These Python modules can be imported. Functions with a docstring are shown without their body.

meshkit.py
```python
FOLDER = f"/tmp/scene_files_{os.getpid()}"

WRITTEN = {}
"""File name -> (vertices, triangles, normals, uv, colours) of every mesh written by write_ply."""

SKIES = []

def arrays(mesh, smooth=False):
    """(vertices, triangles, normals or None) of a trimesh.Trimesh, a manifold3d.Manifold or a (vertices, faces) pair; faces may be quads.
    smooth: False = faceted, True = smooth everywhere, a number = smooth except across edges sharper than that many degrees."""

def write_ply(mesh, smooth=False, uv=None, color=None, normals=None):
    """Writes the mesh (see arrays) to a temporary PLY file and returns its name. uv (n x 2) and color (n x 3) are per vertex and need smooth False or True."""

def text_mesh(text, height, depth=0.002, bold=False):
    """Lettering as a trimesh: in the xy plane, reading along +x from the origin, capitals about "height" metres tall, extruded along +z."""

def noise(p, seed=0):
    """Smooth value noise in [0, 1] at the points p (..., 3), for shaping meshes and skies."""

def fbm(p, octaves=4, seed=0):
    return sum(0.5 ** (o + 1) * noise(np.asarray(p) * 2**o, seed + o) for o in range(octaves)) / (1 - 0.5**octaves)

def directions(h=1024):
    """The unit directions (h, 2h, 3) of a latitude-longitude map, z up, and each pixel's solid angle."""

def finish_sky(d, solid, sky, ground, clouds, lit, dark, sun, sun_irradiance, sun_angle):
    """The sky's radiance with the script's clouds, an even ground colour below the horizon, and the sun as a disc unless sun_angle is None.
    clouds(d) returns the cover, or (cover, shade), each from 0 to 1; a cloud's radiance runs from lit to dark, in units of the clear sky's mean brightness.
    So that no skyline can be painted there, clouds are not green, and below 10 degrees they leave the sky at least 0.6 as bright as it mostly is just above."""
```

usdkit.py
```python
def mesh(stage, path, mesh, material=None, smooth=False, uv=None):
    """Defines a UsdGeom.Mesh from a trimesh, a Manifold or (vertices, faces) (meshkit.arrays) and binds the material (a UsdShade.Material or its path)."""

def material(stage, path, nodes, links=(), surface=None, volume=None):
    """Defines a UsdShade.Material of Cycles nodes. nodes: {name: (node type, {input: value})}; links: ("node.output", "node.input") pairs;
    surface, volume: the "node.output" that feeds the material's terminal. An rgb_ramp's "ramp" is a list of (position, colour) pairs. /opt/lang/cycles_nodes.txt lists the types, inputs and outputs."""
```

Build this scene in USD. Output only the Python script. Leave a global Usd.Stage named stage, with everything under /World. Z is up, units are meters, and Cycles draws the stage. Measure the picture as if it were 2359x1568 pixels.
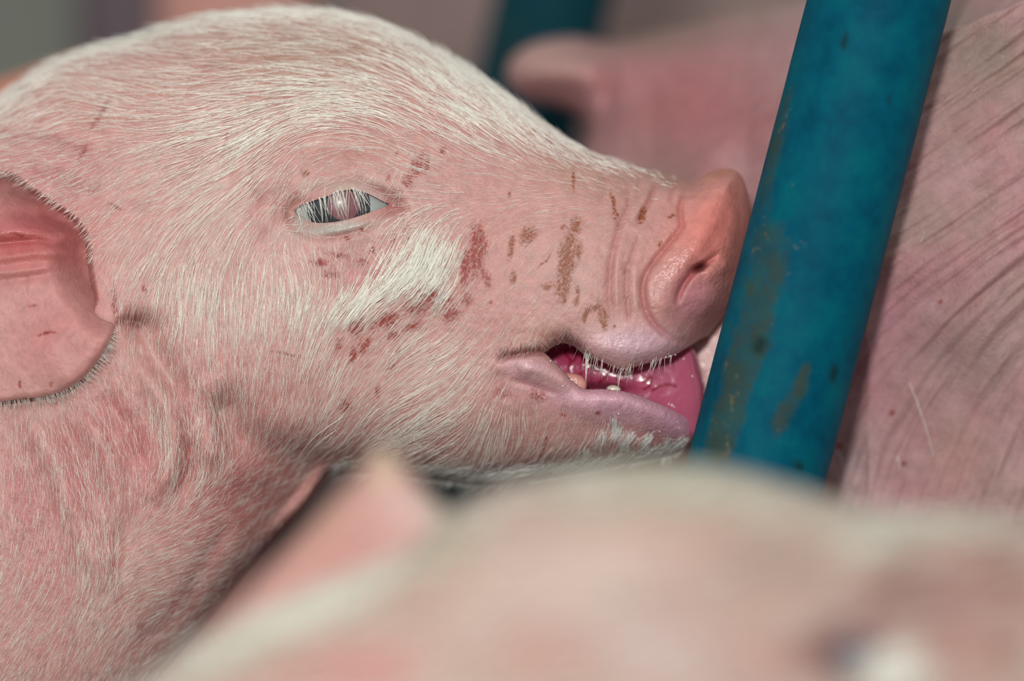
import math
import numpy as np
import trimesh
import shapely
from scipy import sparse
from scipy.sparse.linalg import spsolve
from scipy.spatial import Delaunay, cKDTree
from scipy.ndimage import map_coordinates, gaussian_filter, distance_transform_edt
from pxr import Usd, UsdGeom, UsdLux, UsdShade, Sdf, Gf, Vt
import usdkit
import meshkit

stage = Usd.Stage.CreateInMemory()
UsdGeom.SetStageUpAxis(stage, "Z")
UsdGeom.SetStageMetersPerUnit(stage, 1.0)
UsdGeom.Xform.Define(stage, "/World")

# ------------------------------------------------------------------ camera, light, exposure
W, H = 2359, 1568
S = 0.2 / W            # metres per photograph pixel in the plane y = 0
D = 0.85               # camera stands D in front of that plane
CZ = 0.196             # height of the optical axis above the pen floor
cam = UsdGeom.Camera.Define(stage, "/World/camera")
cam.AddTranslateOp().Set(Gf.Vec3d(0, -D, CZ))
cam.AddRotateXOp().Set(90.0)
cam.CreateHorizontalApertureAttr(36.0)
cam.CreateFocalLengthAttr(36.0 * D / 0.2)
cam.CreateFStopAttr(4.5)
cam.CreateFocusDistanceAttr(D + 0.0055)
cam.CreateClippingRangeAttr(Gf.Vec2f(0.05, 100.0))
cam.CreateExposureAttr(0.8)

dome = UsdLux.DomeLight.Define(stage, "/World/barn_daylight")
dome.CreateIntensityAttr(0.11)
dome.CreateColorAttr(Gf.Vec3f(0.95, 1.0, 0.98))

flash = UsdLux.SphereLight.Define(stage, "/World/flash_lamp")
flash.CreateRadiusAttr(0.035)
flash.CreateIntensityAttr(430.0)
flash.CreateColorAttr(Gf.Vec3f(0.975, 1.0, 0.955))
flash.AddTranslateOp().Set(Gf.Vec3d(-0.08, -1.1, CZ + 0.18))


# ------------------------------------------------------------------ helpers
def P(p, y):
    """Pixels of the photograph and a depth y to a point in the pen."""
    p = np.asarray(p, float)
    k = S * (1 + np.asarray(y) / D)
    return np.stack([(p[..., 0] - W / 2) * k, np.broadcast_to(y, k.shape), CZ - (p[..., 1] - H / 2) * k], -1)


def smooth01(x, a, b):
    t = np.clip((x - a) / (b - a), 0, 1)
    return t * t * (3 - 2 * t)


def spline(pts, step=4.0, closed=False):
    """Catmull-Rom through pts, sampled about every step pixels."""
    pts = np.asarray(pts, float)
    n = len(pts)
    out = []
    for i in range(n if closed else n - 1):
        g = (lambda k: pts[k % n]) if closed else (lambda k: pts[min(max(k, 0), n - 1)])
        a, b, c, d = g(i - 1), g(i), g(i + 1), g(i + 2)
        m = max(1, int(np.ceil(np.linalg.norm(c - b) / step)))
        t = (np.arange(m) / m)[:, None]
        out.append(0.5 * (2 * b + (c - a) * t + (2 * a - 5 * b + 4 * c - d) * t ** 2 + (3 * b - a - 3 * c + d) * t ** 3))
    if not closed:
        out.append(pts[-1:])
    return np.vstack(out)


def line_dist(p, line):
    """Distance, position along (0..1) and side of the nearest place on a polyline."""
    p, line = np.asarray(p, float), np.asarray(line, float)
    best = np.full(len(p), 1e9)
    along, side = np.zeros(len(p)), np.zeros(len(p))
    seg = np.linalg.norm(np.diff(line, axis=0), axis=1)
    cum = np.concatenate([[0], np.cumsum(seg)])
    for i in range(len(seg)):
        a, b = line[i], line[i + 1]
        ab = b - a
        t = np.clip(((p - a) @ ab) / (ab @ ab + 1e-12), 0, 1)
        q = p - (a + t[:, None] * ab)
        dd = np.hypot(q[:, 0], q[:, 1])
        hit = dd < best
        best = np.where(hit, dd, best)
        along = np.where(hit, (cum[i] + t * seg[i]) / cum[-1], along)
        side = np.where(hit, np.sign(ab[0] * (p[:, 1] - a[1]) - ab[1] * (p[:, 0] - a[0])), side)
    return best, along, side


def fold(p, pts, amp, width, taper=0.18):
    """Height of a crease (amp < 0) or ridge along a line."""
    pts = np.asarray(pts, float)
    out = np.zeros(len(p))
    m = 3.2 * width
    inside = (p[:, 0] > pts[:, 0].min() - m) & (p[:, 0] < pts[:, 0].max() + m) & (p[:, 1] > pts[:, 1].min() - m) & (p[:, 1] < pts[:, 1].max() + m)
    if inside.any():
        d, t, _ = line_dist(p[inside], spline(pts, 12))
        env = np.clip(np.minimum(t, 1 - t) / taper, 0.0, 1) if taper else 1.0
        out[inside] = amp * np.exp(-(d / width) ** 2) * env
    return out


def bump(p, cx, cy, sx, sy, rot=0.0):
    c, s = math.cos(math.radians(rot)), math.sin(math.radians(rot))
    x, y = p[:, 0] - cx, p[:, 1] - cy
    u, v = (x * c + y * s) / sx, (-x * s + y * c) / sy
    return np.exp(-(u * u + v * v))


def nz(p, scale, seed=0, octaves=3):
    """fbm noise of pixel positions, -1..1; scale in pixels."""
    q = np.stack([p[:, 0] / scale, p[:, 1] / scale, np.full(len(p), seed * 7.3)], -1)
    return meshkit.fbm(q, octaves, seed) * 2 - 1


class Inflated:
    """Round thickness of an outline (pixels): half of the body's thickness at any place inside it."""

    def __init__(self, outline, grid):
        self.poly = shapely.Polygon(outline)
        if not self.poly.is_valid:
            self.poly = self.poly.buffer(0)
        ring = np.asarray(self.poly.segmentize(2.0).exterior.coords)
        self.tree = cKDTree(ring)
        x0, y0, x1, y1 = self.poly.bounds
        self.g, self.o = grid, np.array([x0 - 2 * grid, y0 - 2 * grid])
        nx, ny = int((x1 - x0) / grid) + 5, int((y1 - y0) / grid) + 5
        X, Y = np.meshgrid(self.o[0] + grid * np.arange(nx), self.o[1] + grid * np.arange(ny))
        q = np.stack([X.ravel(), Y.ravel()], -1)
        ins = shapely.contains_xy(self.poly, q[:, 0], q[:, 1]).reshape(ny, nx)
        dist = self.tree.query(q)[0].reshape(ny, nx)
        idx = -np.ones((ny, nx), int)
        idx[ins] = np.arange(ins.sum())
        rows, cols, vals = [np.arange(ins.sum())], [np.arange(ins.sum())], [np.full(ins.sum(), 4.0)]
        for dy, dx in ((0, 1), (0, -1), (1, 0), (-1, 0)):
            nb = np.roll(idx, (-dy, -dx), (0, 1))
            ok = ins & (nb >= 0)
            rows.append(idx[ok]); cols.append(nb[ok]); vals.append(np.full(ok.sum(), -1.0))
        A = sparse.csr_matrix((np.concatenate(vals), (np.concatenate(rows), np.concatenate(cols))))
        u = np.zeros((ny, nx))
        u[ins] = spsolve(A, np.full(ins.sum(), float(grid * grid)))
        w = np.zeros((ny, nx))
        good = ins & (dist > 0.9 * grid)
        w[good] = u[good] / dist[good]
        near = distance_transform_edt(~good, return_indices=True)[1]
        self.w = gaussian_filter(w[near[0], near[1]], 1.0)
        self.u = u

    def dist(self, p):
        return self.tree.query(p)[0]

    def half(self, p, cap, power=3.0):
        d = self.dist(p)
        c = (p - self.o) / self.g
        w = map_coordinates(self.w, [c[:, 1], c[:, 0]], order=1, mode="nearest")
        t = smooth01(d, 1.2 * self.g, 3.5 * self.g)
        u = d * w * (1 - t) + t * map_coordinates(self.u, [c[:, 1], c[:, 0]], order=3, mode="nearest")
        h = np.sqrt(np.maximum(2 * u, 0)) * S
        return h / (1 + (h / cap) ** power) ** (1 / power)


def hexgrid(x0, y0, x1, y1, s):
    xs, ys = np.arange(x0, x1, s), np.arange(y0, y1, s * 0.866)
    X, Y = np.meshgrid(xs, ys)
    X = X + (np.arange(len(ys)) % 2)[:, None] * s / 2
    return np.stack([X.ravel(), Y.ravel()], -1)


def flat_mesh(poly, loops, spacing, fine=(), rims=()):
    """Triangulates poly (pixels). loops: its contour loops, kept as edges. Returns points, faces; the loops come first."""
    lp = np.vstack(loops)
    extra = []
    x0, y0, x1, y1 = poly.bounds
    grid = hexgrid(x0, y0, x1, y1, spacing)
    gap = np.full(len(grid), spacing * 0.7)
    for (a, b, c, d), s in fine:
        hole = (grid[:, 0] > a) & (grid[:, 0] < c) & (grid[:, 1] > b) & (grid[:, 1] < d)
        grid, gap = grid[~hole], gap[~hole]
        g2 = hexgrid(a, b, c, d, s)
        grid, gap = np.vstack([grid, g2]), np.concatenate([gap, np.full(len(g2), s * 0.7)])
    grid_ok = shapely.contains_xy(poly, grid[:, 0], grid[:, 1])
    grid, gap = grid[grid_ok], gap[grid_ok]
    for off, st in rims:
        ring = poly.buffer(-off)
        for g in getattr(ring, "geoms", [ring]):
            for r in [g.exterior, *g.interiors]:
                extra.append(np.asarray(r.segmentize(st).coords)[:-1])
    kd = cKDTree(lp)
    if extra:
        ex = np.vstack(extra)
        ex = ex[kd.query(ex)[0] > rims[0][0] * 0.5]
        t2 = cKDTree(ex)
        grid = grid[(kd.query(grid)[0] > gap) & (t2.query(grid)[0] > gap * 0.6)]
        pts = np.vstack([lp, ex, grid])
    else:
        grid = grid[kd.query(grid)[0] > gap]
        pts = np.vstack([lp, grid])
    f = Delaunay(pts).simplices
    c = pts[f].mean(1)
    f = f[shapely.contains_xy(poly, c[:, 0], c[:, 1])]
    a, b, c = pts[f[:, 0]], pts[f[:, 1]], pts[f[:, 2]]
    area = (b[:, 0] - a[:, 0]) * (c[:, 1] - a[:, 1]) - (b[:, 1] - a[:, 1]) * (c[:, 0] - a[:, 0])
    f = f[np.abs(area) > 1e-6]
    area = area[np.abs(area) > 1e-6]
    f[area < 0] = f[area < 0][:, ::-1]
    return pts, f


def solid(outline, front, back, spacing, fine=(), back_spacing=None, notch=None, hole=None, step=5.0, rims=((1.2, 4.0),)):
    """A body: a front sheet and a back sheet over one outline, joined along its contours. Returns px (n,2), y (n), faces, number of front vertices."""
    poly = shapely.Polygon(outline)
    poly = poly if poly.is_valid else poly.buffer(0)
    if notch is not None:
        poly = poly.difference(shapely.Polygon(notch))
        if poly.geom_type == "MultiPolygon":
            poly = max(poly.geoms, key=lambda g: g.area)
    ring = np.asarray(poly.exterior.segmentize(step).coords)[:-1]
    loops, fpoly = [ring], poly
    if hole is not None:
        fpoly = poly.difference(shapely.Polygon(hole))
        loops = [ring, np.asarray(hole)]
    fp, ff = flat_mesh(fpoly, loops, spacing, fine, rims)
    bp, bf = flat_mesh(poly, [ring], back_spacing or spacing * 4, (), ())
    n, m = len(ring), len(fp)
    fy, by = front(fp), back(bp)
    i = np.arange(n)
    j = (i + 1) % n
    wall = np.vstack([np.stack([i, m + i, m + j], 1), np.stack([i, m + j, j], 1)])
    # image y runs down, so a front sheet counted clockwise in pixels faces the camera
    faces = np.vstack([ff[:, ::-1], bf + m, wall])
    px, y = np.vstack([fp, bp]), np.concatenate([fy, by])
    return px, y, faces, m


def colour_srgb(r, g, b):
    c = np.array([r, g, b], float) / 255.0
    return np.where(c <= 0.04045, c / 12.92, ((c + 0.055) / 1.055) ** 2.4)


def put(path, v, f, material, smooth=True, colours=None, extra=None):
    m = usdkit.mesh(stage, path, (v, f), material, smooth=smooth)
    api = UsdGeom.PrimvarsAPI(m)
    for name, arr in (("skin", colours), ("marks", extra)):
        if arr is not None:
            api.CreatePrimvar(name, Sdf.ValueTypeNames.Color3fArray, "vertex").Set(Vt.Vec3fArray.FromNumpy(np.asarray(arr, np.float32)))
    return m


def thing(name, label, category, at=(0, 0, 0), group=None):
    x = UsdGeom.Xform.Define(stage, f"/World/{name}")
    p = x.GetPrim()
    p.SetCustomDataByKey("label", label)
    p.SetCustomDataByKey("category", category)
    if group:
        p.SetCustomDataByKey("group", group)
    return f"/World/{name}"


def part_label(prim, text):
    prim.GetPrim().SetCustomDataByKey("label", text)
    return prim


def curves(path, strands, widths, material, stuff=True):
    """strands (n, k, 3), widths (n, k)"""
    n, k, _ = strands.shape
    c = UsdGeom.BasisCurves.Define(stage, path)
    c.CreateTypeAttr("linear" if k < 4 else "cubic")
    if k >= 4:
        c.CreateBasisAttr("catmullRom")
        c.CreateWrapAttr("pinned")
    c.CreatePointsAttr(Vt.Vec3fArray.FromNumpy(strands.reshape(-1, 3).astype(np.float32)))
    c.CreateCurveVertexCountsAttr(Vt.IntArray.FromNumpy(np.full(n, k, np.int32)))
    c.CreateWidthsAttr(Vt.FloatArray.FromNumpy(widths.reshape(-1).astype(np.float32)))
    c.SetWidthsInterpolation("vertex")
    UsdShade.MaterialBindingAPI.Apply(c.GetPrim()).Bind(material)
    if stuff:
        c.GetPrim().SetCustomDataByKey("kind", "stuff")
    return c


# ------------------------------------------------------------------ materials
L = "/World/Looks/"


def skin_material(name, rough=0.5, sss=0.25, fine=1100.0, strength=0.35, spec=0.4):
    """Skin: colour from the mesh's own pigment (skin), marks = (scab, wet, brown dirt)."""
    return usdkit.material(stage, L + name, {
        "geo": ("geometry", {}),
        "col": ("attribute", {"attribute": "skin"}),
        "mk": ("attribute", {"attribute": "marks"}),
        "sep": ("separate_color", {"color_type": "rgb"}),
        "n1": ("noise_texture", {"scale": 420.0, "detail": 4.0, "roughness": 0.6}),
        "r1": ("map_range", {"from_min": 0.3, "from_max": 0.7, "to_min": 0.86, "to_max": 1.12, "clamp": True}),
        "mul": ("vector_math", {"math_type": "scale"}),
        "n2": ("noise_texture", {"scale": 1500.0, "detail": 5.0, "roughness": 0.75}),
        "add": ("math", {"math_type": "multiply"}),
        "nsh": ("math", {"math_type": "multiply_add", "value2": 4.6, "value3": -1.45}),
        "th": ("map_range", {"from_min": 0.15, "from_max": 0.68, "to_max": 0.9, "clamp": True}),
        "red": ("mix", {"mix_type": "mix", "color2": tuple(colour_srgb(138, 40, 30))}),
        "thb": ("map_range", {"from_min": 0.15, "from_max": 0.68, "to_max": 0.92, "clamp": True}),
        "addb": ("math", {"math_type": "multiply"}),
        "brown": ("mix", {"mix_type": "mix", "color2": tuple(colour_srgb(132, 64, 28))}),
        "ro": ("map_range", {"from_min": 0.0, "from_max": 1.0, "to_min": rough, "to_max": 0.2, "clamp": True}),
        "n3": ("noise_texture", {"scale": fine, "detail": 3.0, "roughness": 0.6}),
        "bs": ("math", {"math_type": "multiply_add", "value2": 0.4, "value3": strength}),
        "b": ("bump", {"distance": 0.0006}),
        "p": ("principled_bsdf", {"subsurface_method": "random_walk_skin", "subsurface_weight": sss, "subsurface_scale": 0.0022, "subsurface_radius": (1.0, 0.35, 0.25), "specular_ior_level": spec}),
        "sp": ("math", {"math_type": "multiply_add", "value2": 0.6, "value3": spec}),
    }, [
        ("geo.position", "n1.vector"), ("geo.position", "n2.vector"), ("geo.position", "n3.vector"),
        ("mk.color", "sep.color"), ("n1.fac", "r1.value"), ("col.color", "mul.vector1"), ("r1.result", "mul.scale"),
        ("n2.fac", "nsh.value1"), ("sep.r", "add.value1"), ("nsh.value", "add.value2"), ("add.value", "th.value"),
        ("sep.b", "addb.value1"), ("nsh.value", "addb.value2"), ("addb.value", "thb.value"),
        ("mul.vector", "red.color1"), ("th.result", "red.fac"),
        ("red.color", "brown.color1"), ("thb.result", "brown.fac"),
        ("brown.color", "p.base_color"), ("sep.g", "ro.value"), ("ro.result", "p.roughness"),
        ("sep.g", "sp.value1"), ("sp.value", "p.specular_ior_level"), ("n3.fac", "b.height"), ("sep.g", "bs.value1"), ("bs.value", "b.strength"), ("b.normal", "p.normal"),
    ], surface="p.BSDF")


M_skin = skin_material("piglet_skin")
M_soft = skin_material("soft_skin", rough=0.6, sss=0.0, strength=0.2)
M_sow = skin_material("sow_skin", rough=0.42, sss=0.15, fine=2300.0, strength=0.7, spec=0.55)
M_fur = usdkit.material(stage, L + "white_hair", {
    "p": ("principled_bsdf", {"base_color": (0.96, 0.94, 0.87), "roughness": 0.35, "specular_ior_level": 0.6}),
    "t": ("translucent_bsdf", {"color": (0.95, 0.93, 0.86)}), "m": ("mix_closure", {"fac": 0.3})},
    [("p.BSDF", "m.closure1"), ("t.BSDF", "m.closure2")], surface="m.closure")
M_chin = usdkit.material(stage, L + "shaded_hair", {
    "p": ("principled_bsdf", {"base_color": (0.74, 0.74, 0.70), "roughness": 0.4, "specular_ior_level": 0.5})}, surface="p.BSDF")  # white hair with the shade under the jaw put into its colour
M_dark = usdkit.material(stage, L + "dark_hair", {
    "p": ("principled_bsdf", {"base_color": (0.16, 0.08, 0.07), "roughness": 0.4})}, surface="p.BSDF")
M_wet = usdkit.material(stage, L + "saliva", {
    "p": ("principled_bsdf", {"base_color": (1, 1, 1), "roughness": 0.14, "transmission_weight": 0.35, "ior": 1.5})}, surface="p.BSDF")  # white base stands in for the bright glints on the drops
EYE = {"roughness": 0.3, "coat_weight": 1.0, "coat_roughness": 0.02, "coat_ior": 1.38, "specular_ior_level": 0.4}
M_sclera = usdkit.material(stage, L + "sclera", {"p": ("principled_bsdf", {"base_color": tuple(colour_srgb(160, 166, 164)), **EYE})}, surface="p.BSDF")
M_iris = usdkit.material(stage, L + "iris", {
    "geo": ("geometry", {}), "n": ("noise_texture", {"scale": 1300.0, "detail": 3.0}),
    "r": ("rgb_ramp", {"ramp": [(0.3, (0.006, 0.007, 0.010)), (0.7, (0.045, 0.05, 0.06))]}),
    "p": ("principled_bsdf", EYE)}, [("geo.position", "n.vector"), ("n.fac", "r.fac"), ("r.color", "p.base_color")], surface="p.BSDF")
M_pupil = usdkit.material(stage, L + "pupil", {"p": ("principled_bsdf", {"base_color": tuple(colour_srgb(122, 74, 82)), **EYE})}, surface="p.BSDF")  # red flash reflection painted as the pupil colour
M_tongue = usdkit.material(stage, L + "tongue", {
    "geo": ("geometry", {}), "col": ("attribute", {"attribute": "skin"}), "n": ("noise_texture", {"scale": 500.0, "detail": 3.0}),
    "b": ("bump", {"strength": 0.25, "distance": 0.0006}),
    "p": ("principled_bsdf", {"roughness": 0.22, "specular_ior_level": 0.5, "subsurface_weight": 0.2, "subsurface_scale": 0.002, "subsurface_radius": (1, 0.3, 0.25)})},
    [("geo.position", "n.vector"), ("n.fac", "b.height"), ("b.normal", "p.normal"), ("col.color", "p.base_color")], surface="p.BSDF")
M_tooth = usdkit.material(stage, L + "tooth", {"p": ("principled_bsdf", {"base_color": (0.72, 0.66, 0.55), "roughness": 0.2})}, surface="p.BSDF")
M_pipe = usdkit.material(stage, L + "teal_paint", {
    "geo": ("geometry", {}), "st": ("attribute", {"attribute": "marks"}), "sep": ("separate_color", {"color_type": "rgb"}),
    "n1": ("noise_texture", {"scale": 170.0, "detail": 8.0, "roughness": 0.78}),
    "n2": ("noise_texture", {"scale": 120.0, "detail": 8.0, "roughness": 0.7}),
    "n3": ("noise_texture", {"scale": 420.0, "detail": 5.0, "roughness": 0.6}),
    "teal": ("rgb_ramp", {"ramp": [(0.3, tuple(colour_srgb(0, 62, 84))), (0.5, tuple(colour_srgb(0, 78, 98))), (0.72, tuple(colour_srgb(2, 92, 102)))]}),
    "a": ("math", {"math_type": "multiply_add", "value2": 0.55}),
    "th": ("map_range", {"from_min": 0.60, "from_max": 0.78, "clamp": True, "to_max": 0.7}),
    "mix": ("mix", {"color2": tuple(colour_srgb(62, 64, 42))}),
    "a2": ("math", {"math_type": "multiply_add", "value2": 0.5}),
    "th2": ("map_range", {"from_min": 0.78, "from_max": 0.92, "clamp": True, "to_max": 0.8}),
    "mix2": ("mix", {"color2": tuple(colour_srgb(140, 116, 76))}),
    "dk": ("mix", {"color2": tuple(colour_srgb(20, 40, 40))}),  # dark chips, and the painted shade of the rear bar
    "b": ("bump", {"strength": 0.25, "distance": 0.0005}),
    "p": ("principled_bsdf", {"roughness": 0.6, "specular_ior_level": 0.05})},
    [("geo.position", "n1.vector"), ("geo.position", "n2.vector"), ("geo.position", "n3.vector"), ("st.color", "sep.color"),
     ("n2.fac", "teal.fac"), ("n1.fac", "a.value1"), ("sep.r", "a.value3"), ("a.value", "th.value"), ("teal.color", "mix.color1"), ("th.result", "mix.fac"),
     ("n3.fac", "a2.value1"), ("sep.g", "a2.value3"), ("a2.value", "th2.value"), ("mix.color", "mix2.color1"), ("th2.result", "mix2.fac"),
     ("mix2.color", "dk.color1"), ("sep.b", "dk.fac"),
     ("dk.color", "p.base_color"), ("n1.fac", "b.height"), ("b.normal", "p.normal")], surface="p.BSDF")


def plain(name, c1, c2, scale, rough=0.8):
    return usdkit.material(stage, L + name, {
        "geo": ("geometry", {}), "n": ("noise_texture", {"scale": scale, "detail": 6.0, "roughness": 0.6}),
        "r": ("rgb_ramp", {"ramp": [(0.3, c1), (0.7, c2)]}), "b": ("bump", {"strength": 0.3, "distance": 0.004}),
        "p": ("principled_bsdf", {"roughness": rough})},
        [("geo.position", "n.vector"), ("n.fac", "r.fac"), ("r.color", "p.base_color"), ("n.fac", "b.height"), ("b.normal", "p.normal")], surface="p.BSDF")


M_floor = plain("wet_concrete_floor", (0.030, 0.022, 0.022), (0.075, 0.06, 0.058), 9.0, 0.45)
M_wall = plain("pen_wall", (0.24, 0.24, 0.20), (0.34, 0.34, 0.29), 5.0)

# ------------------------------------------------------------------ the setting
fl = trimesh.creation.box([6.0, 5.0, 0.08])
fl.apply_translation([0, 0.6, -0.04])
usdkit.mesh(stage, "/World/floor", fl, M_floor).GetPrim().SetCustomDataByKey("kind", "structure")
wl = trimesh.creation.box([6.0, 0.1, 1.8])
wl.apply_translation([0, 2.2, 0.9])
usdkit.mesh(stage, "/World/wall_back", wl, M_wall).GetPrim().SetCustomDataByKey("kind", "structure")
bb = trimesh.creation.box([6.0, 0.03, 0.24])  # added board, there to make the gap under the chest dark
bb.apply_translation([0, 2.135, 0.12])
usdkit.mesh(stage, "/World/added_board_back", bb, plain("added_dark_board", (0.020, 0.012, 0.012), (0.05, 0.032, 0.03), 14.0)).GetPrim().SetCustomDataByKey("kind", "structure")
for nm, lb in (("added_board_back", "added dark board along the foot of the pen wall, darkening the gap under the chest"), ("floor", "dark wet concrete floor of the pen"), ("wall_back", "pale grey pen wall behind the animals")):
    stage.GetPrimAtPath("/World/" + nm).SetCustomDataByKey("label", lb)


# ------------------------------------------------------------------ bars
def bar(name, label, a, b, y, r_px, seed, stains, dull=0.0):  # dull: shade painted over the whole bar
    root = thing(name, label, "metal bar")
    A, B = P(np.array(a, float), y), P(np.array(b, float), y)
    ax = (A - B) / np.linalg.norm(A - B)
    B = B - ax * (B[2] / ax[2])                       # down to the floor
    A = A + ax * 0.42
    r = r_px * S * (1 + y / D)
    n, m = 420, 96
    side = np.array([ax[2], 0, -ax[0]])
    fwd = np.array([0, -1.0, 0])
    th = np.arange(m) / m * 2 * np.pi
    rows = []
    for i in range(n + 1):
        c = B + (A - B) * i / n
        rows.append(c + r * (np.cos(th)[:, None] * side + np.sin(th)[:, None] * fwd))
    v = np.vstack(rows)
    dv = meshkit.fbm(v * 90.0, 3, seed) - 0.5
    cen = B + ((v - B) @ ax)[:, None] * ax
    v = cen + (v - cen) * (1 + 0.010 * dv[:, None])
    i, j = np.meshgrid(np.arange(n), np.arange(m), indexing="ij")
    q = np.stack([i * m + j, i * m + (j + 1) % m, (i + 1) * m + (j + 1) % m, (i + 1) * m + j], -1).reshape(-1, 4)
    f = np.vstack([q[:, [0, 1, 2]], q[:, [0, 2, 3]]])
    caps = [np.stack([np.full(m - 2, o), o + np.arange(1, m - 1), o + np.arange(2, m)], 1) for o in (0, n * m)]
    f = np.vstack([f, caps[0][:, ::-1], caps[1]])
    px = np.stack([v[:, 0] / (S * (1 + v[:, 1] / D)) + W / 2, (CZ - v[:, 2]) / (S * (1 + v[:, 1] / D)) + H / 2], -1)
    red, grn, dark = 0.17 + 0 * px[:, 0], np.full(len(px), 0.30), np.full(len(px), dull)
    for cx, cy, sx, sy, rot, k in stains:
        g = bump(px, cx, cy, sx, sy, rot)
        if k == 2:
            dark = np.maximum(dark, np.clip(g * 1.6, 0, 0.85))
        else:
            red = red + 0.30 * g * (k == 0)
            grn = grn + 0.26 * g
    red, grn = np.minimum(red, 0.47), np.minimum(grn, 0.48)
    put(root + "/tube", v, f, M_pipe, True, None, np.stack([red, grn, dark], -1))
    return root


bar("pen_bar", "teal painted pen bar with worn brown stains, touching the snout of the piglet in profile", (2025, 0), (1759, 1020), 0.0, 161, 3, [
    (1770, 620, 60, 150, 14, 0), (1725, 800, 55, 110, 14, 0), (1690, 930, 35, 120, 14, 0), (1660, 1010, 40, 90, 14, 0), (1790, 330, 25, 170, 14, 0),
    (1800, 960, 26, 75, 20, 0), (1850, 880, 20, 60, 14, 0), (1660, 985, 25, 70, 10, 1), (1700, 900, 20, 60, 10, 1), (1850, 550, 25, 40, 20, 1), (1760, 640, 30, 60, 20, 1),
    (1870, 215, 30, 16, 35, 1), (1840, 430, 16, 30, 14, 1), (1945, 95, 8, 13, 10, 2), (1837, 1076, 12, 7, -8, 2), (1750, 795, 16, 12, 0, 2), (1920, 860, 8, 18, 14, 2), (2050, 225, 6, 7, 0, 2)])
bar("pen_bar_001", "blurred teal pen bar with shade painted into its colour, standing behind the teat at the top of the picture", (1272, 0), (1200, 300), 0.24, 132, 8, [(1170, 120, 40, 140, 5, 0)], dull=0.66)  # darkened all over: weaker flash light painted into the colour


# ------------------------------------------------------------------ main piglet
TOP = [(-700, 330), (-300, 360), (-120, 300), (0, 228), (60, 180), (150, 132), (250, 104), (330, 82), (420, 52), (520, 31), (620, 20), (720, 18), (800, 28), (880, 48), (950, 78),
       (1020, 122), (1080, 162), (1140, 196), (1200, 238), (1260, 286), (1310, 320), (1370, 350), (1420, 366), (1480, 384), (1530, 398), (1565, 409), (1600, 420)]
NOSE = [(1622, 405), (1650, 391), (1680, 388), (1705, 401), (1722, 440), (1729, 485), (1727, 540), (1716, 600), (1700, 660), (1676, 716), (1650, 748), (1625, 790)]
JAW = [(1616, 880), (1606, 985), (1599, 1010), (1580, 1030), (1540, 1044), (1480, 1058), (1420, 1068), (1340, 1084), (1280, 1094), (1200, 1106), (1120, 1110), (1050, 1102), (1000, 1098), (940, 1092),
       (870, 1084), (800, 1082), (760, 1094), (738, 1122), (700, 1172), (640, 1234), (590, 1292), (545, 1352), (500, 1412), (450, 1472), (400, 1532), (340, 1610), (200, 1760), (0, 1880)]
REAR = [(-500, 1960), (-1000, 1990), (-1800, 1950), (-2400, 1880), (-2850, 1700), (-3050, 1300), (-3150, 850), (-3000, 520), (-2600, 340), (-2000, 250), (-1300, 250)]
HEAD = spline(TOP + NOSE + JAW + REAR, 6, closed=True)
infl = Inflated(HEAD, 26)
UPLIP = [(1262, 806), (1285, 792), (1308, 790), (1330, 802), (1350, 816), (1385, 832), (1410, 844), (1432, 851), (1460, 846), (1500, 834), (1545, 822), (1580, 803), (1625, 775), (1700, 740)]
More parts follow.
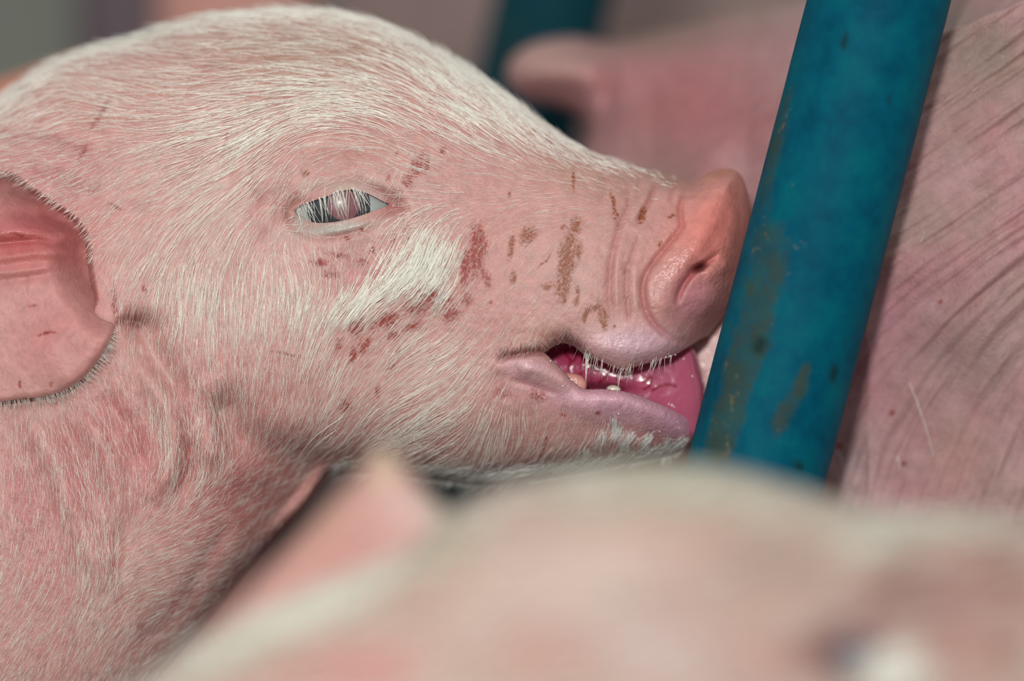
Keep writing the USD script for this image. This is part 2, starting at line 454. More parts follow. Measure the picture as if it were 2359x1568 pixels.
LOWLIP = [(1700, 1000), (1640, 1004), (1604, 984), (1580, 962), (1550, 944), (1510, 926), (1470, 910), (1430, 900), (1390, 896), (1350, 896), (1330, 886), (1310, 868), (1288, 845), (1268, 825), (1255, 812)]
NOTCH = np.vstack([spline(UPLIP, 3), spline(LOWLIP, 3)])
notch_line = np.vstack([spline(LOWLIP[2:], 4), spline(UPLIP[:-1], 4)])
LID = [(680, 488), (692, 475), (724, 462), (755, 452), (774, 443), (793, 439), (816, 437), (838, 443), (857, 451), (882, 464), (896, 471),
       (882, 478), (857, 487), (825, 498), (793, 507), (762, 512), (730, 513), (711, 508), (692, 498)]
LIDC = spline(LID, 2.2, closed=True)
lid_tree = cKDTree(LIDC)
EYE_C, EYE_R = np.array([787.0, 478.0]), 140.0
EAR = [(-300, 400), (0, 388), (60, 416), (130, 458), (190, 505), (216, 560), (226, 620), (252, 664), (271, 702), (266, 748), (240, 808), (195, 866), (135, 903), (60, 917), (-60, 922), (-300, 880), (-420, 720), (-420, 600)]
EARC = spline(EAR, 5, closed=True)
RIM = [(-300, 385), (0, 397), (60, 425), (130, 470), (185, 512), (206, 560), (210, 604)]
PIT = shapely.Polygon(spline(RIM, 6).tolist() + [(216, 640), (225, 690), (200, 750), (120, 820), (0, 840), (-300, 820)])
pit_tree = cKDTree(np.asarray(PIT.segmentize(3).exterior.coords))


def ymid(p):
    return 0.024 + np.clip(1650 - p[:, 0], -200, 850) * 2.05e-5 + np.clip(800 - p[:, 0], 0, 3000) * 0.6e-5


FOLDS = [  # line, mm towards the camera, width in pixels
    ([(700, 452), (740, 432), (800, 414), (850, 428), (905, 458)], -0.7, 9), ([(670, 500), (680, 525), (700, 540), (735, 548), (780, 543), (825, 533), (860, 515), (890, 492)], -0.8, 8),
    ([(890, 471), (915, 478), (938, 488)], -1.1, 6), ([(905, 455), (930, 470), (945, 490)], -0.5, 7), ([(870, 492), (905, 488), (935, 495)], -0.5, 6), ([(930, 492), (938, 530), (935, 575)], -0.5, 8),
    ([(720, 490), (762, 526), (820, 515), (870, 492)], 0.9, 12), ([(690, 468), (750, 438), (815, 424), (870, 442)], 0.7, 11),
    ([(600, 470), (625, 400), (700, 345), (800, 322), (900, 345)], 1.6, 40), ([(600, 560), (588, 490), (592, 430)], -0.5, 16), ([(640, 520), (640, 470), (670, 420)], -0.5, 14),
    # snout wrinkles
    ([(1445, 410), (1448, 474), (1430, 516), (1418, 558), (1406, 624), (1404, 690), (1414, 750)], -0.75, 8), ([(1517, 405), (1499, 459), (1481, 489), (1464, 525)], -0.9, 7),
    ([(1565, 412), (1550, 440), (1546, 470)], -0.7, 7), ([(1446, 600), (1443, 640), (1445, 690), (1452, 745)], -0.7, 6), ([(1475, 540), (1460, 580), (1450, 620)], -0.4, 6),
    ([(1480, 400), (1470, 440), (1465, 470)], -0.35, 7), ([(1400, 380), (1395, 430), (1380, 480)], -0.5, 14),
    ([(1425, 560), (1420, 640), (1424, 720)], 0.45, 9), ([(1465, 600), (1462, 660), (1468, 730)], 0.45, 9), ([(1500, 420), (1478, 470), (1455, 510)], 0.4, 9),
    # disc of the nose: crease, rim, valley, nostril
    ([(1606, 408), (1584, 440), (1570, 465), (1567, 498), (1570, 522), (1544, 558), (1514, 594), (1487, 636), (1481, 675), (1491, 722), (1518, 758), (1560, 784), (1600, 786)], -1.2, 8),
    ([(1668, 400), (1642, 470), (1612, 540), (1580, 592), (1548, 638), (1528, 690), (1535, 730), (1570, 760)], 1.9, 42),
    ([(1690, 440), (1660, 520), (1625, 580), (1590, 620), (1565, 680), (1570, 720)], -0.35, 14),
    ([(1558, 708), (1564, 678), (1578, 650), (1594, 630), (1612, 616), (1640, 596), (1660, 575)], -1.5, 7), ([(1620, 640), (1660, 622), (1685, 606)], 0.9, 16),
    # mouth corner and lips
    ([(1268, 812), (1230, 812), (1190, 818), (1160, 824), (1145, 840)], -1.8, 7), ([(1170, 872), (1215, 885), (1260, 900), (1290, 908)], -0.6, 9), ([(1150, 850), (1150, 890), (1170, 930)], -0.5, 14),
    ([(1185, 845), (1230, 850), (1285, 868), (1320, 890)], 1.2, 20), ([(1290, 940), (1400, 925), (1500, 945), (1570, 985)], 1.0, 26),
    ([(1350, 790), (1430, 810), (1520, 800), (1580, 775)], 1.0, 26), ([(1330, 985), (1430, 990), (1540, 1015)], -0.6, 18),
    # jaw and neck
    ([(780, 1075), (650, 1052), (560, 1010), (515, 950), (480, 880)], -5.0, 52), ([(275, 725), (330, 770), (375, 850), (420, 930)], -3.2, 34), ([(270, 742), (300, 738), (335, 745)], -1.6, 10),
    ([(490, 860), (482, 960), (490, 1040), (510, 1080)], 2.4, 26), ([(320, 830), (375, 920), (400, 1000), (392, 1080), (345, 1160)], 2.6, 26), ([(190, 950), (240, 1040), (268, 1130), (275, 1250)], 1.8, 22),
    ([(50, 930), (110, 1040), (150, 1130), (205, 1260), (240, 1370)], 2.0, 30), ([(235, 900), (310, 1010), (330, 1080)], -1.0, 22), ([(130, 960), (190, 1060), (225, 1180)], -1.0, 22),
    ([(278, 1170), (272, 1260), (268, 1340), (290, 1440)], -1.2, 14), ([(430, 1000), (440, 1070), (400, 1150)], -1.2, 22), ([(300, 1500), (380, 1440), (470, 1340)], -1.2, 30),
    ([(540, 1200), (480, 1280), (430, 1380)], -1.0, 20),
    # forehead above the ear
    ([(-60, 300), (60, 305), (150, 322), (230, 350)], -1.4, 14), ([(-60, 345), (80, 350), (180, 390), (230, 440)], 2.4, 45),
]
BUMPS = [(1650, 560, 75, 140, 22, 2.4), (1625, 695, 50, 45, 0, 1.6), (790, 470, 150, 120, 0, 2.5), (770, 300, 220, 70, 10, 1.5), (1120, 480, 130, 130, 0, -2.0), (600, 780, 200, 190, 0, 3.0), (980, 640, 160, 60, -35, 1.6), (1215, 845, 42, 26, 10, 1.4),
         (700, 1160, 110, 70, -30, -9.0), (620, 1120, 120, 60, -25, -4.0), (1000, 960, 220, 100, 0, 2.0), (335, 745, 40, 26, 10, -2.2), (1470, 770, 80, 40, 0, 1.0), (1611, 616, 15, 7, -25, -5.0),
         (1660, 420, 60, 40, 0, 1.0), (350, 420, 110, 110, 0, -1.2), (300, 1330, 150, 120, 0, 1.5)]


def height(p, pit=True, detail=True):
    """Depth y of the near side of the piglet."""
    h = infl.half(p, 0.046)
    edge = smooth01(infl.dist(p), 0, 45)
    mm = np.zeros(len(p))
    for line, a, w in FOLDS:
        mm += fold(p, line, a, w)
    for cx, cy, sx, sy, rot, a in BUMPS:
        mm += a * bump(p, cx, cy, sx, sy, rot)
    if detail:
        mm += 0.25 * nz(p, 60, 4) + 0.10 * nz(p, 16, 5, 2)
    dn = line_dist(p, notch_line[::3])[0] if len(p) < 1 else cKDTree(notch_line).query(p)[0]
    mm -= 2.6 * np.exp(-dn / 11.0)
    y = ymid(p) - h - mm * 0.001 * edge
    # lids lie on the eyeball
    r = np.hypot(p[:, 0] - EYE_C[0], p[:, 1] - EYE_C[1])
    de = lid_tree.query(p)[0]
    ye = EYE_Y - np.sqrt(np.maximum(EYE_R ** 2 - np.minimum(r, 0.9 * EYE_R) ** 2, 0)) * S - 0.0009
    wgt = np.exp(-(de / 24.0) ** 2)
    y = y * (1 - wgt) + (ye - fold(p, FOLDS[0][0], -0.7, 9) * 0.001) * wgt
    if pit:
        sd = pit_tree.query(p)[0] * np.where(shapely.contains_xy(PIT, p[:, 0], p[:, 1]), 1, -1)
        y = y + 0.015 * smooth01(sd, -4, 26)
    return y


EYE_Y = 0.0
_c = height(np.array([[690.0, 560.0], [900.0, 560.0], [790.0, 400.0]]), detail=False)
EYE_Y = float(_c.mean()) + (EYE_R * S) + 0.0006


def back(p):
    return ymid(p) + infl.half(p, 0.046)


# skin pigment ---------------------------------------------------------------
PINK, RED, PALE = colour_srgb(212, 160, 151), colour_srgb(200, 114, 109), colour_srgb(206, 188, 178)
TINTS = [  # cx, cy, sx, sy, rot, colour, amount
    (60, 550, 170, 95, 0, (202, 96, 98), 0.9), (120, 760, 140, 110, 0, (210, 128, 126), 0.6), (100, 390, 130, 60, 10, (200, 122, 125), 0.5),
    (1470, 790, 110, 40, 0, (232, 190, 202), 0.9), (1420, 930, 190, 45, 10, (232, 174, 192), 0.9), (1560, 975, 60, 40, 20, (226, 172, 198), 0.8), (1210, 845, 55, 25, 10, (240, 190, 198), 0.85),
    (1640, 530, 100, 160, 22, (238, 138, 126), 0.95), (1600, 690, 60, 60, 0, (205, 135, 150), 0.7), (1660, 395, 55, 22, 0, (170, 105, 70), 0.6), (1545, 415, 70, 26, 15, (170, 130, 105), 0.6), (1330, 400, 160, 45, 18, (196, 150, 130), 0.6),
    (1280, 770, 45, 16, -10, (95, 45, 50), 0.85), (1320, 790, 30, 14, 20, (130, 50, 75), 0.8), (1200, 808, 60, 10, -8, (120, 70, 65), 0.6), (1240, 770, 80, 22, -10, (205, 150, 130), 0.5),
    (770, 528, 100, 14, -8, (194, 188, 178), 0.95), (690, 510, 16, 20, 0, (194, 188, 178), 0.8), (790, 425, 90, 16, -2, (200, 180, 165), 0.8), (870, 450, 50, 12, 28, (215, 185, 180), 0.8), (900, 473, 20, 10, 10, (215, 110, 110), 0.6),
    (810, 355, 120, 35, 5, (205, 140, 125), 0.5), (1150, 620, 120, 160, 0, (214, 146, 138), 0.4), (850, 640, 130, 45, 0, (196, 120, 118), 0.6), (560, 900, 130, 160, 0, (206, 128, 124), 0.55),
    (250, 1000, 70, 120, -10, (194, 100, 102), 0.55), (330, 1060, 45, 110, -10, (194, 100, 102), 0.5), (170, 1120, 50, 140, -15, (196, 106, 108), 0.5), (60, 1150, 50, 160, -10, (196, 104, 106), .6), (430, 1000, 30, 120, 0, (176, 92, 92), .5), (100, 1300, 130, 200, 0, (200, 118, 118), 0.4), (560, 1150, 180, 130, -20, (190, 100, 98), 0.6),
    (700, 120, 330, 90, 0, (178, 140, 118), 0.75), (250, 230, 160, 60, -10, (206, 146, 130), 0.4),
    (1300, 1060, 260, 22, -5, (165, 130, 125), 0.6), (1611, 616, 16, 8, -25, (90, 30, 35), 0.8), (1590, 640, 24, 10, -55, (190, 90, 95), 0.6), (310, 738, 40, 16, 0, (150, 85, 85), 0.5),
    (1445, 430, 40, 40, 0, (196, 140, 125), 0.5)]
SCABS = [(1100, 580, 20, 62, 6, 1), (1075, 610, 14, 45, 6, .9), (1108, 545, 10, 26, 0, .8), (1118, 640, 9, 26, -20, .8), (1005, 690, 46, 24, 15, .95), (960, 705, 30, 22, 0, .9), (1040, 725, 26, 16, -20, .9), (1075, 690, 18, 18, 0, .7),
         (890, 735, 28, 20, -20, .9), (862, 745, 14, 26, 30, .7), (822, 752, 22, 26, 20, .9), (815, 815, 10, 32, 25, .9), (842, 796, 12, 24, 30, .8), (905, 775, 20, 12, 0, .7), (950, 750, 26, 12, -20, .7), (780, 790, 9, 22, 20, .6),
         (903, 846, 16, 8, -20, .8), (792, 936, 14, 16, 10, .9), (872, 900, 6, 16, 0, .9), (920, 810, 14, 8, 0, .7), (962, 385, 16, 34, 25, .8), (985, 378, 7, 22, 10, .8), (940, 418, 14, 14, 0, .8), (1020, 345, 8, 10, 0, .7), (912, 352, 5, 6, 0, .8), (895, 410, 6, 8, 0, .7),
         (780, 588, 30, 8, 8, .8), (858, 576, 6, 14, 20, 1), (832, 604, 16, 10, 0, .7), (735, 606, 24, 9, 5, .8), (760, 632, 20, 12, 0, .6), (905, 560, 8, 26, 20, .6), (800, 548, 8, 5, -20, .9), (832, 532, 7, 6, -20, .7),
         (546, 355, 5, 9, 20, 1.1), (235, 258, 7, 52, 32, .8), (190, 350, 7, 24, 25, .6), (265, 474, 22, 6, 20, .7), (210, 440, 14, 8, 0, .5), (110, 766, 22, 4, -10, .9), (263, 700, 8, 40, -5, .9), (45, 885, 4, 10, 0, .8), (120, 886, 4, 6, 0, .7), (40, 540, 60, 4, 5, .5),
         (660, 815, 46, 4, 12, .7), (330, 664, 5, 8, 0, .8), (75, 705, 12, 6, 0, .5), (342, 670, 8, 5, 0, .6), (1252, 1030, 5, 30, 12, .7), (1380, 951, 8, 6, 0, .7), (1298, 955, 8, 6, 0, .6), (1128, 640, 5, 14, 0, .6), (1130, 695, 6, 6, 0, .7), (1238, 910, 26, 18, 0, .5), (1150, 905, 30, 16, 0, .35)]
DIRT = [(1306, 600, 20, 62, 8, 1), (1296, 655, 16, 34, 15, 1), (1262, 658, 13, 9, -20, 1), (1216, 545, 17, 24, 25, .95), (1176, 570, 8, 32, 10, .8), (1183, 640, 7, 17, 0, .8), (1330, 672, 6, 16, 0, .9), (1327, 696, 6, 8, 0, .9), (1252, 604, 20, 3, -45, .9),
        (1298, 524, 7, 6, 0, .9), (1326, 520, 14, 24, 0, .7), (1334, 580, 9, 26, 0, .6), (1414, 474, 6, 34, -8, .9), (1420, 495, 10, 12, 0, .7), (1480, 497, 9, 22, 20, .85), (1352, 722, 7, 22, 15, 1), (1386, 728, 10, 30, -20, 1), (1368, 710, 14, 8, -20, .8), (1392, 745, 9, 9, 0, 1),
        (1320, 412, 5, 30, 5, .7), (1175, 448, 5, 10, 0, .8), (1548, 497, 8, 7, 0, .7), (1520, 562, 5, 9, 25, .8), (1415, 752, 5, 6, 0, .7), (702, 398, 10, 10, 0, .8), (1090, 520, 8, 16, 0, .5), (1300, 690, 9, 12, 0, .8)]
WETS = [(1550, 605, 36, 60, 35, 1), (1430, 810, 140, 40, 0, .75), (1540, 1005, 90, 35, 10, 1), (1440, 920, 160, 30, 8, .6), (1215, 845, 50, 25, 0, .9), (1530, 520, 50, 60, 30, .6), (1340, 880, 40, 20, 20, 1), (1640, 640, 50, 60, 0, .5), (770, 525, 100, 16, 0, .5), (60, 540, 120, 30, 0, .5), (890, 472, 25, 10, 10, .9),
        (1500, 700, 20, 60, 0, .5)]


def pigment(p):
    n = nz(p, 110, 11) * 0.5 + nz(p, 34, 12, 2) * 0.35
    c = PINK + (RED - PINK) * np.clip(0.18 + 0.5 * n, 0, 1)[:, None] * 0.55
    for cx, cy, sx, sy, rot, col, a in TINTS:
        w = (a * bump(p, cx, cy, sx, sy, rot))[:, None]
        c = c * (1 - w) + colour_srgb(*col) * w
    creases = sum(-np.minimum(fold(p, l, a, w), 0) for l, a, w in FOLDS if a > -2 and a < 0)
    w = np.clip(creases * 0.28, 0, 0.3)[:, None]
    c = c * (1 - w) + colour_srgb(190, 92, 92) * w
    sc, dt, wt = np.zeros(len(p)), np.zeros(len(p)), np.zeros(len(p))
    wob = p + 7 * np.stack([nz(p, 26, 21, 2), nz(p, 26, 22, 2)], -1)
    for lst, arr in ((SCABS, sc), (DIRT, dt)):
        for cx, cy, sx, sy, rot, a in lst:
            np.maximum(arr, np.clip(a * bump(wob, cx, cy, sx, sy, rot) * 1.2, 0, 1), out=arr)
    for cx, cy, sx, sy, rot, a in WETS:
        wt = np.maximum(wt, a * bump(p, cx, cy, sx, sy, rot))
    return c * np.array([0.78, 0.76, 0.78]), np.stack([sc, wt, dt], -1)


piglet = thing("piglet", "pink piglet in profile with white hair and scabbed cheek, biting at the teal bar", "piglet")
px, yy, ff, nf = solid(HEAD, height, back, 40, fine=(((-70, -10, 1780, 1640), 3.4),), back_spacing=30, notch=NOTCH, hole=LIDC)
# finer mesh where the wrinkles and lids are is not needed: pores and hair carry the rest
V = P(px, yy)
col, mk = pigment(px)
# lid margins roll in over the eyeball
ring_n = len(np.asarray(shapely.Polygon(HEAD).buffer(0).difference(shapely.Polygon(NOTCH)).exterior.segmentize(5.0).coords)) - 1
base = cKDTree(px[:nf]).query(LIDC)[1]
cen = LIDC.mean(0)
out = (LIDC - cen) / np.linalg.norm(LIDC - cen, axis=1, keepdims=True)
r1, r2 = LIDC + out * 2.0, LIDC + out * 9
y1, y2 = yy[base] + 0.0008, yy[base] + 0.0042
n0, nl = len(V), len(LIDC)
V = np.vstack([V, P(r1, y1), P(r2, y2)])
lidc = np.tile(colour_srgb(150, 130, 132), (nl, 1))
col = np.vstack([col, lidc, lidc])
mk = np.vstack([mk, np.tile([0, 0.8, 0], (2 * nl, 1))])
i = np.arange(nl); j = (i + 1) % nl
for A, B in ((base, n0 + i), (n0 + i, n0 + nl + i)):
    ff = np.vstack([ff, np.stack([A[i], B[i], B[j]], 1), np.stack([A[i], B[j], A[j]], 1)])
parts_v, parts_f, parts_c, parts_m, count = [V], [ff], [col], [mk], len(V)


def append(v, f, c, m):
    global count
    parts_v.append(v); parts_f.append(f + count); parts_c.append(c); parts_m.append(m)
    count += len(v)


# near ear: an open cup that hangs over the neck
ear_poly = shapely.Polygon(EARC)
ear_tree = cKDTree(np.asarray(ear_poly.segmentize(2).exterior.coords))
EFOLDS = [([(-60, 545), (0, 536), (62, 531), (147, 540), (190, 552)], 1.3, 13), ([(-60, 566), (0, 560), (89, 555), (152, 571), (196, 580)], -1.2, 8), ([(-60, 600), (0, 594), (89, 582), (170, 588)], 0.9, 12),
          ([(-60, 500), (0, 498), (90, 495), (170, 520)], -1.0, 14), ([(-60, 470), (40, 468), (120, 490)], 0.8, 14), ([(-60, 634), (0, 629), (80, 620), (120, 615)], 0.6, 10), ([(-60, 650), (60, 640), (140, 625)], -0.5, 12),
          ([(262, 720), (230, 790), (180, 850), (120, 885)], 0.8, 26), ([(250, 690), (200, 760), (140, 820)], -0.5, 26)]


def ear_mid(p):
    d = line_dist(p, spline(RIM + [(226, 640), (252, 672), (268, 690)], 12))[0]
    s = smooth01(d, 2, 105)
    off = 0.0085 * (1 - s) - 0.0042 * s
    q = np.clip(p, [-80, 0], [400, 2000])
    return height(p, pit=False, detail=False) + off - 0.002 * bump(p, 150, 800, 110, 60, -40)


def ear_half(p):
    d = np.minimum(ear_tree.query(p)[0] / 14.0, 1)
    return 0.0013 * np.sqrt(1 - (1 - d) ** 2)


def ear_front(p):
    mm = sum(fold(p, l, a, w) for l, a, w in EFOLDS) + 0.25 * nz(p, 40, 31) + 0.08 * nz(p, 10, 32, 2)
    return ear_mid(p) - ear_half(p) - mm * 0.001 * np.minimum(ear_tree.query(p)[0] / 10.0, 1)


px, ye, fe, _ = solid(EARC, ear_front, lambda p: ear_mid(p) + ear_half(p), 25, fine=(((-70, 300, 400, 1000), 3.4),), back_spacing=18, step=4)
c, m = pigment(px)
append(P(px, ye), fe, c, m)
# far ear, seen over the nape
FAR = spline([(-330, 330), (-60, 205), (60, 158), (180, 118), (300, 100), (360, 150), (220, 280), (-100, 430)], 8, closed=True)
fi = Inflated(FAR, 10)
px, ye, fe, _ = solid(FAR, lambda p: 0.112 - fi.half(p, 0.006), lambda p: 0.112 + fi.half(p, 0.006), 12, step=8)
append(P(px, ye), fe, np.tile(colour_srgb(176, 116, 100), (len(px), 1)), np.zeros((len(px), 3)))
# far side of the lip, seen through the open mouth
LIPF = spline([(1560, 800), (1640, 735), (1720, 690), (1740, 800), (1700, 930), (1640, 960), (1600, 900)], 6, closed=True)
lf = Inflated(LIPF, 8)
px, ye, fe, _ = solid(LIPF, lambda p: 0.033 - lf.half(p, 0.006) + 0.0006 * nz(p, 22, 41), lambda p: 0.035 + lf.half(p, 0.004), 5, step=4)
append(P(px, ye), fe, np.tile(colour_srgb(226, 178, 176), (len(px), 1)), np.tile([0, 0.9, 0], (len(px), 1)))
# legs, below the picture
for lx, ly in ((-330, -0.026), (-330, 0.045), (-2650, -0.02), (-2650, 0.055)):
    leg = spline([(lx - 210, 1650), (lx + 230, 1650), (lx + 190, 2100), (lx + 130, 2500), (lx + 150, 2830), (lx - 150, 2830), (lx - 120, 2500), (lx - 170, 2100)], 30, closed=True)
    li = Inflated(leg, 30)
    y0 = float(ymid(np.array([[lx, 2000.0]]))[0]) + ly
    px, ye, fe, _ = solid(leg, lambda p: y0 - li.half(p, 0.02), lambda p: y0 + li.half(p, 0.02), 40, step=30)
    lv = P(px, ye)
    lv[:, 2] = np.maximum(lv[:, 2], 0.001)
    append(lv, fe, np.tile(PINK, (len(px), 1)), np.zeros((len(px), 3)))
put(piglet + "/body", np.vstack(parts_v), np.vstack(parts_f), M_skin, True, np.vstack(parts_c), np.vstack(parts_m))


# eye --------------------------------------------------------------------------
def cap(center_px, y, radius_px, direction, a0, a1, lift, squash=1.0, rings=24, seg=72):
    """Part of a sphere around direction, from angle a0 to a1 (degrees)."""
    d = np.asarray(direction, float); d /= np.linalg.norm(d)
    u = np.cross(d, [0, 0, 1.0]); u /= np.linalg.norm(u)
    w = np.cross(u, d)
    t = np.radians(np.linspace(a0, a1, rings + 1))
    ph = np.arange(seg) / seg * 2 * np.pi
    T, PH = np.meshgrid(t, ph, indexing="ij")
    T2 = T * np.where(T > 0, 1 - (1 - squash) * np.abs(np.sin(PH)), 1)
    R = radius_px * S + lift
    v = np.cos(T2)[..., None] * d + np.sin(T2)[..., None] * (np.cos(PH)[..., None] * u + np.sin(PH)[..., None] * w)
    v = v.reshape(-1, 3) * R + P(np.asarray(center_px, float), y)
    i, j = np.meshgrid(np.arange(rings), np.arange(seg), indexing="ij")
    q = np.stack([i * seg + j, i * seg + (j + 1) % seg, (i + 1) * seg + (j + 1) % seg, (i + 1) * seg + j], -1).reshape(-1, 4)
    return v, np.vstack([q[:, [0, 1, 2]], q[:, [0, 2, 3]]])


look = (-0.02, -1.0, 0.0)
eye_mesh = UsdGeom.Xform.Define(stage, piglet + "/eye")
v, f = cap(EYE_C, EYE_Y, EYE_R, look, 0.001, 110, 0.0, rings=60)
part_label(put(piglet + "/eye/sclera", v, f, M_sclera, True), "pale white of the eye")
v, f = cap(EYE_C, EYE_Y, EYE_R, look, 0.001, 31.5, 0.00012)
part_label(put(piglet + "/eye/iris", v, f, M_iris, True), "near-black iris")
v, f = cap(EYE_C, EYE_Y, EYE_R, (0.075, -1.0, 0.015), 0.001, 15.5, 0.00022, squash=0.93)
part_label(put(piglet + "/eye/pupil", v, f, M_pupil, True), "pupil with the red flash reflection painted into its colour")

# tongue, tooth, gum ------------------------------------------------------------
TON = spline([(1225, 800), (1262, 770), (1330, 770), (1450, 800), (1560, 795), (1596, 800), (1612, 850), (1622, 900), (1618, 960), (1600, 1010), (1500, 985), (1400, 930), (1330, 915), (1270, 880)], 5, closed=True)
ti = Inflated(TON, 10)
VEINS = [[(1306, 800), (1302, 815), (1314, 828), (1312, 850), (1316, 862)], [(1322, 800), (1328, 820), (1318, 835)], [(1345, 815), (1340, 850), (1336, 870)], [(1365, 830), (1372, 850), (1390, 850), (1400, 835)], [(1415, 850), (1400, 865), (1388, 872), (1380, 885)],
         [(1428, 852), (1420, 870), (1435, 880)], [(1448, 850), (1460, 848), (1450, 862), (1436, 872)], [(1480, 880), (1500, 868), (1495, 890), (1480, 896)], [(1356, 818), (1350, 850)], [(1500, 900), (1530, 885), (1560, 890)]]


def tongue_front(p):
    y = 0.0215 - ti.half(p, 0.0055)
    mm = 1.0 * bump(p, 1470, 880, 120, 50, 15) - 3.5 * bump(p, 1385, 897, 60, 12, 3) - 1.5 * bump(p, 1300, 800, 40, 30, 0) + 0.2 * nz(p, 30, 51)
    for l in VEINS:
        mm += fold(p, l, 0.05, 4.5, 0.05)
    return y - mm * 0.001


px, yt, ft, _ = solid(TON, tongue_front, lambda p: 0.026 + ti.half(p, 0.004), 2.8, step=4)
tc = np.tile(colour_srgb(176, 76, 106), (len(px), 1))
w = bump(px, 1330, 840, 90, 60, 20)[:, None] * 0.7
tc = tc * (1 - w) + colour_srgb(160, 50, 86) * w
w = bump(px, 1390, 905, 80, 16, 3)[:, None] * 0.8  # dark shadow along the lower lip, painted into the tongue
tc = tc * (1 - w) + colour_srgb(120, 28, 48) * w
w = smooth01(px[:, 0], 1440, 1600)[:, None] * 0.6
tc = tc * (1 - w) + colour_srgb(188, 98, 122) * w
w = np.clip(sum(fold(px, l, 1.1, 3.2, 0.05) for l in VEINS), 0, 0.85)[:, None]
tc = tc * (1 - w) + colour_srgb(128, 6, 34) * w
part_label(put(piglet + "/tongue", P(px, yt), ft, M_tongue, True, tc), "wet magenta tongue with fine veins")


def lump(path, pts, y, cap_m, material, spacing=2.5):
    o = spline(pts, 3, closed=True)
    g = Inflated(o, 3)
    px, y2, f, _ = solid(o, lambda p: y - g.half(p, cap_m), lambda p: y + g.half(p, cap_m), spacing, step=3, rims=((0.8, 3.0),))
    return put(path, P(px, y2), f, material, True, np.tile(colour_srgb(222, 150, 140), (len(px), 1)), np.tile([0, 1.0, 0], (len(px), 1)))


part_label(lump(piglet + "/gum", [(1300, 862), (1325, 860), (1345, 870), (1352, 888), (1342, 904), (1318, 900)], 0.0135, 0.003, M_skin), "pale wet gum bump in the corner of the mouth")
part_label(lump(piglet + "/tooth", [(1398, 893), (1410, 887), (1424, 890), (1430, 898), (1420, 908), (1402, 906)], 0.0165, 0.0015, M_tooth), "small white tooth behind the lower lip")

# fur ----------------------------------------------------------------------------
FLOW = np.array([
    (1350, 370, -.9, -.40), (1250, 350, -.9, -.42), (1180, 330, -.9, -.45), (1100, 300, -.88, -.48), (1000, 230, -.9, -.45), (900, 150, -.93, -.35), (1050, 160, -.78, -.6), (1180, 250, -.8, -.6), (1280, 310, -.82, -.55), (950, 300, -.96, -.3),
    (800, 240, -1, -.05), (860, 200, -1, -.2), (700, 270, -.92, .32), (600, 310, -.85, .5), (480, 265, -.97, .22), (400, 240, -1, .05), (300, 230, -1, -.08), (200, 210, -.9, -.1), (600, 130, -1, 0), (450, 130, -1, .08), (700, 80, -1, 0), (850, 80, -.97, -.2), (750, 160, -1, 0),
    (540, 200, -1, .12), (120, 230, -.8, .4), (40, 260, -.7, .6), (1420, 385, -.95, -.25), (1500, 400, -.95, -.2),
    (750, 325, -.96, .2), (850, 320, -1, -.12), (920, 355, -.9, -.42), (660, 370, -.68, .72), (620, 430, -.68, .74), (980, 330, -.93, -.35),
    (500, 400, -.86, .5), (400, 350, -.95, .25), (350, 450, -.9, .45), (450, 500, -.72, .7), (550, 480, -.77, .64), (560, 560, -.4, .92), (430, 570, -.4, .92), (330, 560, -.5, .85), (300, 500, -.7, .7), (620, 540, -.4, .9),
    (450, 650, -.08, 1), (560, 650, -.06, 1), (620, 620, .1, 1), (690, 600, .42, .9), (770, 640, .1, 1), (850, 640, -.3, .95), (980, 570, -.3, .95), (930, 640, -.6, .8), (880, 680, -.8, .6), (800, 690, -.7, .7), (720, 690, -.3, .95), (640, 720, -.12, 1),
    (1060, 600, -.33, .94), (1060, 680, -.62, .8), (1000, 720, -.75, .65), (900, 770, -.7, .7), (1000, 820, -.85, .5), (1080, 780, -.72, .7), (850, 850, -.6, .8), (750, 850, -.4, .92), (650, 850, -.12, 1), (540, 850, 0, 1), (450, 800, .05, 1), (400, 700, 0, 1),
    (1100, 880, -.65, .75), (1050, 930, -.87, .5), (950, 930, -.82, .55), (850, 980, -.7, .7), (1000, 1000, -.95, .35), (1120, 960, -.4, .92), (1130, 1030, -.3, .95), (900, 1060, -.92, .35), (1050, 1080, -1, .1), (1200, 1070, -.7, .6), (1200, 960, .1, 1), (1200, 900, -.3, .9),
    (700, 950, -.3, .95), (600, 950, -.1, 1), (700, 1060, -.8, .6), (620, 1090, -.9, .5), (780, 1050, -.85, .5), (1300, 1050, -.8, .5), (1400, 1020, -.5, .8), (1300, 970, -.2, 1),
    (480, 950, 0, 1), (490, 1050, 0, 1), (400, 950, .12, 1), (330, 1000, .15, 1), (250, 1000, .2, 1), (150, 1000, .15, 1), (50, 1000, .1, 1), (400, 1100, -.3, .95), (300, 1150, 0, 1), (200, 1200, .05, 1), (100, 1200, -.05, 1), (380, 1230, -.95, .3), (450, 1250, -.95, .2), (350, 1350, -.95, .15),
    (230, 1300, .05, 1), (100, 1400, -.5, .85), (50, 1450, -.6, .8), (200, 1450, -.4, .9), (300, 1450, -.6, .7), (0, 1350, -.3, .95), (400, 1420, -.8, .4), (500, 1200, -.85, .4), (560, 1120, -.85, .5),
    (1300, 470, -.85, .2), (1200, 500, -.75, .4), (1250, 700, -.6, .65), (1350, 600, -.5, .6), (1200, 770, -.5, .85), (1420, 640, -.4, .8), (1150, 430, -.95, 0), (1050, 450, -.95, 0), (1120, 560, -.4, .9),
    (250, 540, -.75, .6), (250, 640, -.25, 1), (300, 620, -.4, .9), (100, 380, -1, .1), (200, 430, -.85, .5), (100, 440, -.85, .5), (0, 360, -1, .05), (330, 740, -.3, 1), (300, 850, .2, 1), (200, 930, .25, 1), (100, 930, .15, 1)])
